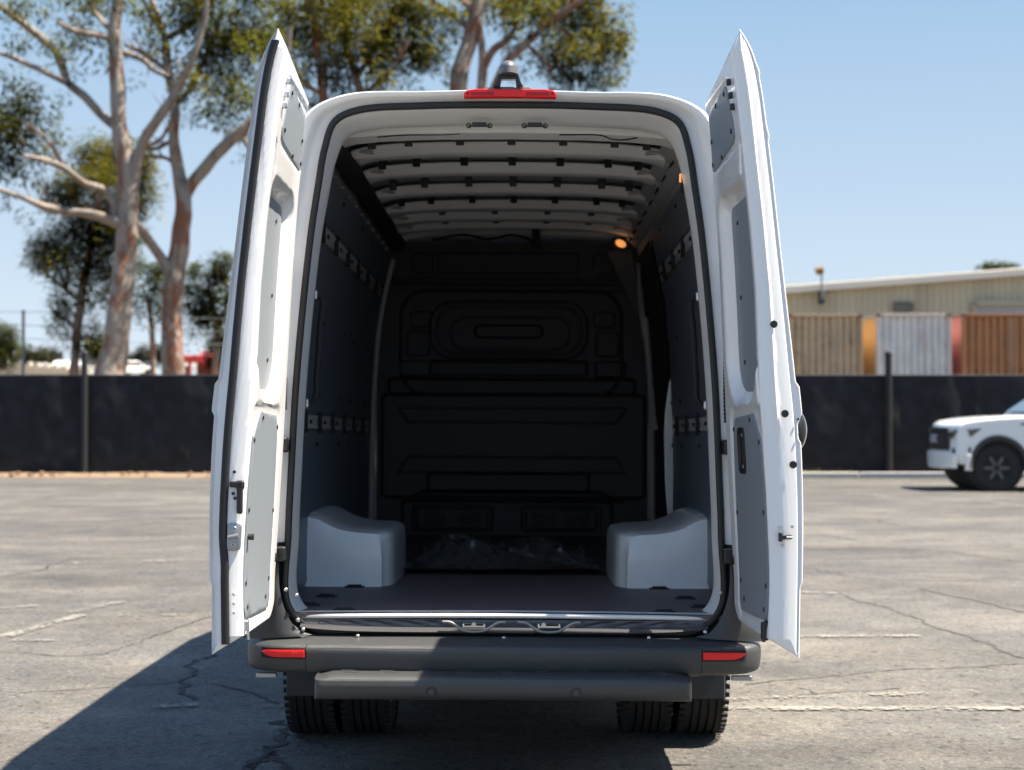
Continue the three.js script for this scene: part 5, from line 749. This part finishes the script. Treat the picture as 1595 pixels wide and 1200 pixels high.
addTree(T1, (h) => {
  const g0 = at(165, 640, 45); 
  limbs(h, 'trunk', [[[[160, 672, 30], [168, 610, 24], [176, 560, 21], [184, 500, 18.5], [195, 400, 16.5], [199, 320, 15], [197, 255, 15], [184, 190, 12], [182, 110, 11], [179, 40, 10], [192, -60, 7]]]], 45, (y) => -0.02 - 0.05 * sstep(6, 9, y), 3, 0.75);
  limbs(h, 'branch', [[[[203, 290, 12], [222, 222, 9], [248, 182, 8], [275, 140, 6.5], [300, 90, 5], [318, 30, 4], [325, -30, 3]], -1], [[[192, 205, 8], [162, 182, 7], [130, 150, 6.5], [105, 128, 6.5], [95, 100, 6.5], [84, 78, 6], [58, 54, 6], [18, 24, 5.5], [-30, -14, 5]], 1], [[[107, 131, 5], [62, 109, 5], [20, 90, 4], [-25, 75, 3]], 2], [[[192, 352, 10], [152, 336, 8], [100, 329, 7], [68, 322, 6], [40, 310, 4], [-10, 292, 3]], -2], [[[188, 335, 7], [162, 297, 6], [132, 286, 5], [102, 264, 5], [70, 250, 4.5], [36, 243, 3]], -1.5], [[[160, 298, 5], [150, 320, 4], [140, 330, 3]], 0], [[[75, 322, 3], [73, 300, 3], [74, 285, 2]], 0], [[[100, 265, 3], [85, 235, 3], [70, 215, 2], [40, 190, 2]], -1], [[[222, 228, 4], [246, 220, 3.5], [262, 200, 3], [268, 180, 2]], 0], [[[178, 62, 5], [150, 55, 4.5], [115, 48, 4], [90, 35, 3]], -1], [[[183, 60, 5], [150, 20, 4], [140, -20, 3]], 1], [[[188, 80, 5], [225, 95, 4.5], [240, 110, 3.5], [262, 118, 3]], 0]], 45, (y) => -0.16, 5, 0.5);
  crown(h, [[22, 175, 45, 45], [45, 215, 45, 38, 1], [15, 245, 35, 25], [60, 170, 30, 22, 1], [20, 130, 20, 22], [98, 55, 34, 24, 1], [88, 85, 20, 10], [120, 28, 34, 22, 1], [60, 8, 22, 16], [110, -10, 50, 16], [148, 92, 20, 10], [10, 300, 24, 16], [42, 335, 14, 12], [20, 360, 10, 10], [178, 62, 22, 14], [160, 12, 24, 18, 1], [215, 20, 22, 20], [240, 65, 20, 18], [40, 268, 26, 10], [0, 205, 22, 60], [75, 62, 26, 18, -1], [28, 60, 24, 16], [140, 60, 24, 14], [120, 110, 18, 10], [205, 120, 16, 12], [170, -10, 40, 18], [20, 0, 40, 16], [90, 150, 14, 10], [45, 130, 24, 14], [60, 240, 24, 14], [110, 240, 14, 10]], 45, L_EU, EU, 7.5, 21, 1, -0.06);
});
const T2 = tree('eucalyptus_tree', 'tall eucalyptus with a rust-red trunk, second of the big trees from the left', 46, 270);
addTree(T2, (h) => {
  limbs(h, 'trunk', [[[[272, 672, 24], [270, 610, 19], [269, 560, 17], [268, 500, 16], [273, 430, 17], [281, 370, 13.5], [285, 310, 13], [277, 268, 10], [270, 215, 8.5], [272, 165, 7.5], [262, 110, 6.5], [256, 60, 5.5], [240, 10, 4.5], [222, -40, 3]]]], 46, (y) => 0.10 * sstep(2.5, 4.2, y) + 0.05 - 0.22 * sstep(7.2, 8.4, y), 9, 0.7);
  limbs(h, 'branch', [[[[285, 312, 10], [300, 285, 10], [322, 258, 9.5], [350, 226, 9], [375, 205, 8.5], [412, 168, 6], [440, 110, 5], [452, 40, 4]], -1], [[[265, 425, 9], [244, 392, 8], [222, 362, 7], [206, 345, 6]], -0.8], [[[376, 205, 4], [384, 225, 4], [395, 235, 3]], 0], [[[278, 265, 4], [262, 248, 3], [240, 244, 2.5], [226, 243, 2]], 0], [[[274, 215, 4], [262, 222, 3.5], [240, 232, 3], [215, 228, 2]], 0], [[[256, 60, 5], [285, 46, 4.5], [305, 26, 3.5], [318, -10, 3]], 1], [[[264, 112, 4.5], [240, 95, 4], [215, 78, 4], [195, 70, 3]], 1], [[[275, 160, 5], [295, 140, 4], [310, 115, 4], [330, 60, 3]], 1], [[[252, 50, 4], [232, 20, 4], [215, -20, 3]], 0]], 46, (y) => -0.14, 14, 0.6);
  crown(h, [[312, 92, 40, 40], [300, 128, 28, 20, -1], [340, 60, 42, 42, 1], [380, 90, 38, 44], [352, 145, 34, 32, -1], [330, 25, 50, 30], [395, 40, 46, 40, 1], [400, 140, 28, 34], [362, 188, 22, 20], [325, 165, 24, 12], [285, 22, 36, 24], [240, 60, 24, 22], [232, 28, 18, 20], [288, 150, 18, 12], [430, 90, 30, 50, 1], [345, -20, 90, 22], [225, 170, 10, 10], [300, 178, 14, 10], [380, 235, 12, 10], [420, 190, 20, 24]], 46, L_EU, EU, 11, 22, 1, -0.02);
});
const T3 = tree('eucalyptus_tree', 'eucalyptus crown with thin upright stems behind the left rear door', 50, 520);
addTree(T3, (h) => {
  limbs(h, 'trunk', [[[[520, 700, 20], [515, 400, 15], [505, 220, 9], [502, 130, 7], [492, 60, 6], [480, -30, 5]]], [[[540, 330, 10], [570, 200, 8], [552, 110, 6], [538, 60, 5.5], [546, -30, 5]]]], 50, () => 0.06, 31, 0.4);
  limbs(h, 'branch', [[[[505, 150, 4], [475, 130, 4], [450, 100, 3]], -1], [[[556, 120, 4], [590, 70, 4], [620, 20, 3]], 1], [[[548, 60, 4], [520, 20, 3]], 0], [[[560, 150, 4], [600, 120, 3.5], [640, 60, 3]], -1], [[[506, 200, 4], [490, 165, 3], [470, 160, 3]], 0]], 50, () => 0.0, 32, 0.5);
  crown(h, [[462, 40, 42, 52], [505, 50, 40, 54, 1], [548, 40, 44, 46, -1], [590, 70, 48, 48], [560, 105, 40, 26], [620, 40, 40, 46, 1], [520, 105, 34, 24], [475, 110, 24, 24], [640, 95, 34, 30], [600, 120, 40, 18, -1], [500, -10, 90, 24], [610, -8, 70, 26], [660, 60, 30, 36], [540, 130, 40, 20], [490, 150, 22, 14]], 50, L_EU2, EU, 9, 23, 1, -0.12);
});
const T4 = tree('eucalyptus_tree', 'broad eucalyptus with a thick pale stem rising behind the van roof', 50, 715);
addTree(T4, (h) => {
  limbs(h, 'trunk', [[[[712, 700, 30], [712, 400, 20], [712, 200, 14], [717, 120, 14], [733, 55, 12], [746, 0, 10], [752, -50, 8]]], [[[735, 300, 10], [744, 180, 8], [752, 110, 7.5], [750, 70, 6], [745, 20, 5], [748, -40, 4]]]], 50, () => 0.02, 41, 0.6);
  limbs(h, 'branch', [[[[752, 112, 5], [768, 78, 6], [790, 62, 5], [806, 36, 3.5]], -1], [[[750, 190, 7], [768, 140, 6.5], [788, 100, 6.5], [815, 72, 6], [850, 40, 5], [880, 18, 4.5], [920, -10, 4]], -1.5], [[[742, 20, 5], [720, 0, 4], [690, -30, 4]], 1], [[[735, 50, 4], [700, 20, 4], [670, 0, 3]], 1], [[[860, 34, 3], [890, 60, 3], [900, 90, 2.5]], 0], [[[820, 70, 3], [845, 90, 3], [860, 110, 2.5]], -1]], 50, () => 0.10, 42, 0.5);
  crown(h, [[690, 30, 36, 36], [672, 75, 30, 26], [760, 5, 50, 26, 1], [820, 20, 44, 30, -1], [870, 22, 44, 34, 1], [915, 18, 42, 34], [940, 50, 36, 42], [895, 75, 40, 36, -1], [940, 98, 34, 30], [880, 112, 36, 22], [850, 85, 24, 24], [920, 122, 44, 14], [820, 112, 18, 20], [965, 40, 18, 40], [800, 60, 16, 20, 1], [850, -15, 110, 20], [690, 110, 22, 18], [640, 10, 34, 30]], 50, L_EU2, EU, 10, 24, 1, -0.10);
});
const T5 = tree('pine_tree', 'dense yellow-green pine behind the leftmost eucalyptus trunk', 62, 125);
addTree(T5, (h) => {
  limbs(h, 'trunk', [[[[112, 690, 10], [114, 600, 8], [118, 540, 7], [124, 480, 6.5], [132, 430, 6], [150, 340, 5], [165, 240, 3]]]], 62, () => 0.02, 51, 0);
  limbs(h, 'branch', [[[[126, 470, 3], [100, 450, 3], [70, 425, 2]], 0], [[[135, 420, 3], [175, 390, 3], [205, 360, 2]], 0], [[[150, 340, 3], [110, 310, 3], [75, 300, 2]], 0], [[[155, 300, 3], [195, 270, 2.5], [230, 255, 2]], 0], [[[120, 520, 2.5], [105, 500, 2], [90, 490, 2]], 0]], 62, () => 0.02, 52, 0);
  crown(h, [[150, 240, 36, 26], [185, 255, 42, 34, 1], [215, 285, 30, 22], [215, 255, 24, 18], [140, 285, 44, 24, -1], [95, 305, 36, 18], [190, 310, 46, 24], [225, 300, 30, 14], [110, 365, 48, 22], [70, 380, 26, 16], [150, 345, 44, 24], [190, 365, 36, 30], [85, 405, 38, 18, -1], [140, 400, 46, 24], [165, 430, 36, 24], [110, 430, 30, 14], [60, 400, 18, 12], [150, 460, 34, 12], [100, 480, 16, 34], [92, 515, 12, 22], [150, 500, 22, 16], [132, 530, 24, 18], [165, 540, 24, 20]], 62, L_PINE, PINE, 7, 25, 1, -0.12);
});
const T6 = tree('jacaranda_tree', 'light green loose tree between the reddish trunk and the left rear door', 72, 330);
addTree(T6, (h) => {
  limbs(h, 'trunk', [[[[332, 680, 6], [334, 580, 5], [338, 520, 4.5], [330, 470, 4], [322, 430, 3]], 0], [[[338, 520, 3], [352, 470, 3], [350, 430, 2]], 0]], 72, () => 0, 61, 0.2);
  crown(h, [[322, 440, 36, 28], [345, 420, 26, 24], [300, 470, 26, 26], [340, 475, 34, 30], [318, 505, 32, 24], [350, 520, 26, 20], [335, 410, 20, 14], [300, 520, 14, 18]], 72, L_LOW, BROAD, 11, 26, 1, -0.06);
  crown(h, [[340, 415, 22, 14], [352, 450, 16, 16], [326, 470, 22, 10]], 71, leafMat([0.24, 0.17, 0.30]), BROAD, 2, 27, 0.6, 0.1).name = 'blossom';
});
const T7 = tree('jacaranda_tree', 'light green loose tree seen between the two eucalyptus trunks', 74, 232);
addTree(T7, (h) => {
  limbs(h, 'trunk', [[[[236, 690, 5], [238, 580, 4.5], [236, 510, 4], [228, 460, 3]], 0]], 74, () => 0, 62, 0.2);
  crown(h, [[232, 440, 34, 26], [215, 470, 22, 20], [250, 470, 26, 22], [240, 495, 28, 14], [248, 425, 22, 20], [222, 415, 20, 16]], 74, L_LOW, BROAD, 11, 28, 1, 0.0);
});
const low = [[-8, 540, 36, 34, 100, 'round green tree at the far left edge behind the net pole'], [45, 556, 24, 14, 130, 'low pale tree right of the net pole'], [75, 556, 22, 12, 150, 'small pale tree between the net pole and the pine'], [162, 545, 26, 22, 90, 'low dark tree at the foot of the leftmost eucalyptus'], [200, 562, 20, 8, 160, 'low pale bush between the eucalyptus trunks'], [240, 552, 26, 14, 160, 'low tree with haze put into its pale leaf colour right of the bush between the eucalyptus trunks'], [345, 545, 24, 26, 80, 'green bush beside the left rear door above the red canopy']];
low.forEach(([px, py, rx, ry, d, label], i) => { const t = tree('low_tree', label, d, px); addTree(t, (h) => { limbs(h, 'trunk', [[[[px, 640, 4], [px, py + ry * 0.5, 3], [px + 2, py, 2]], 0]], d, () => 0, 70 + i, 0); crown(h, [[px, py, rx, ry], [px - rx * 0.4, py + ry * 0.3, rx * 0.6, ry * 0.7], [px + rx * 0.45, py + ry * 0.25, rx * 0.6, ry * 0.7]], d, d > 110 ? L_HAZE_TINT : L_LOW, BROAD, d > 110 ? 4 : 7, 80 + i, d > 110 ? 1.6 : 1.2, -0.25); }); });
const T8 = tree('low_tree', 'green tree top showing above the warehouse roof at the right', 130, 1558);
addTree(T8, (h) => { limbs(h, 'trunk', [[[[1556, 640, 6], [1556, 500, 6], [1558, 430, 4]], 0]], 130, () => 0, 90, 0); crown(h, [[1550, 424, 24, 12], [1572, 424, 18, 10], [1530, 434, 16, 8], [1596, 436, 26, 9]], 130, L_LOW, BROAD, 5, 91, 1.7, -0.2); });

renderer.render(scene, camera);
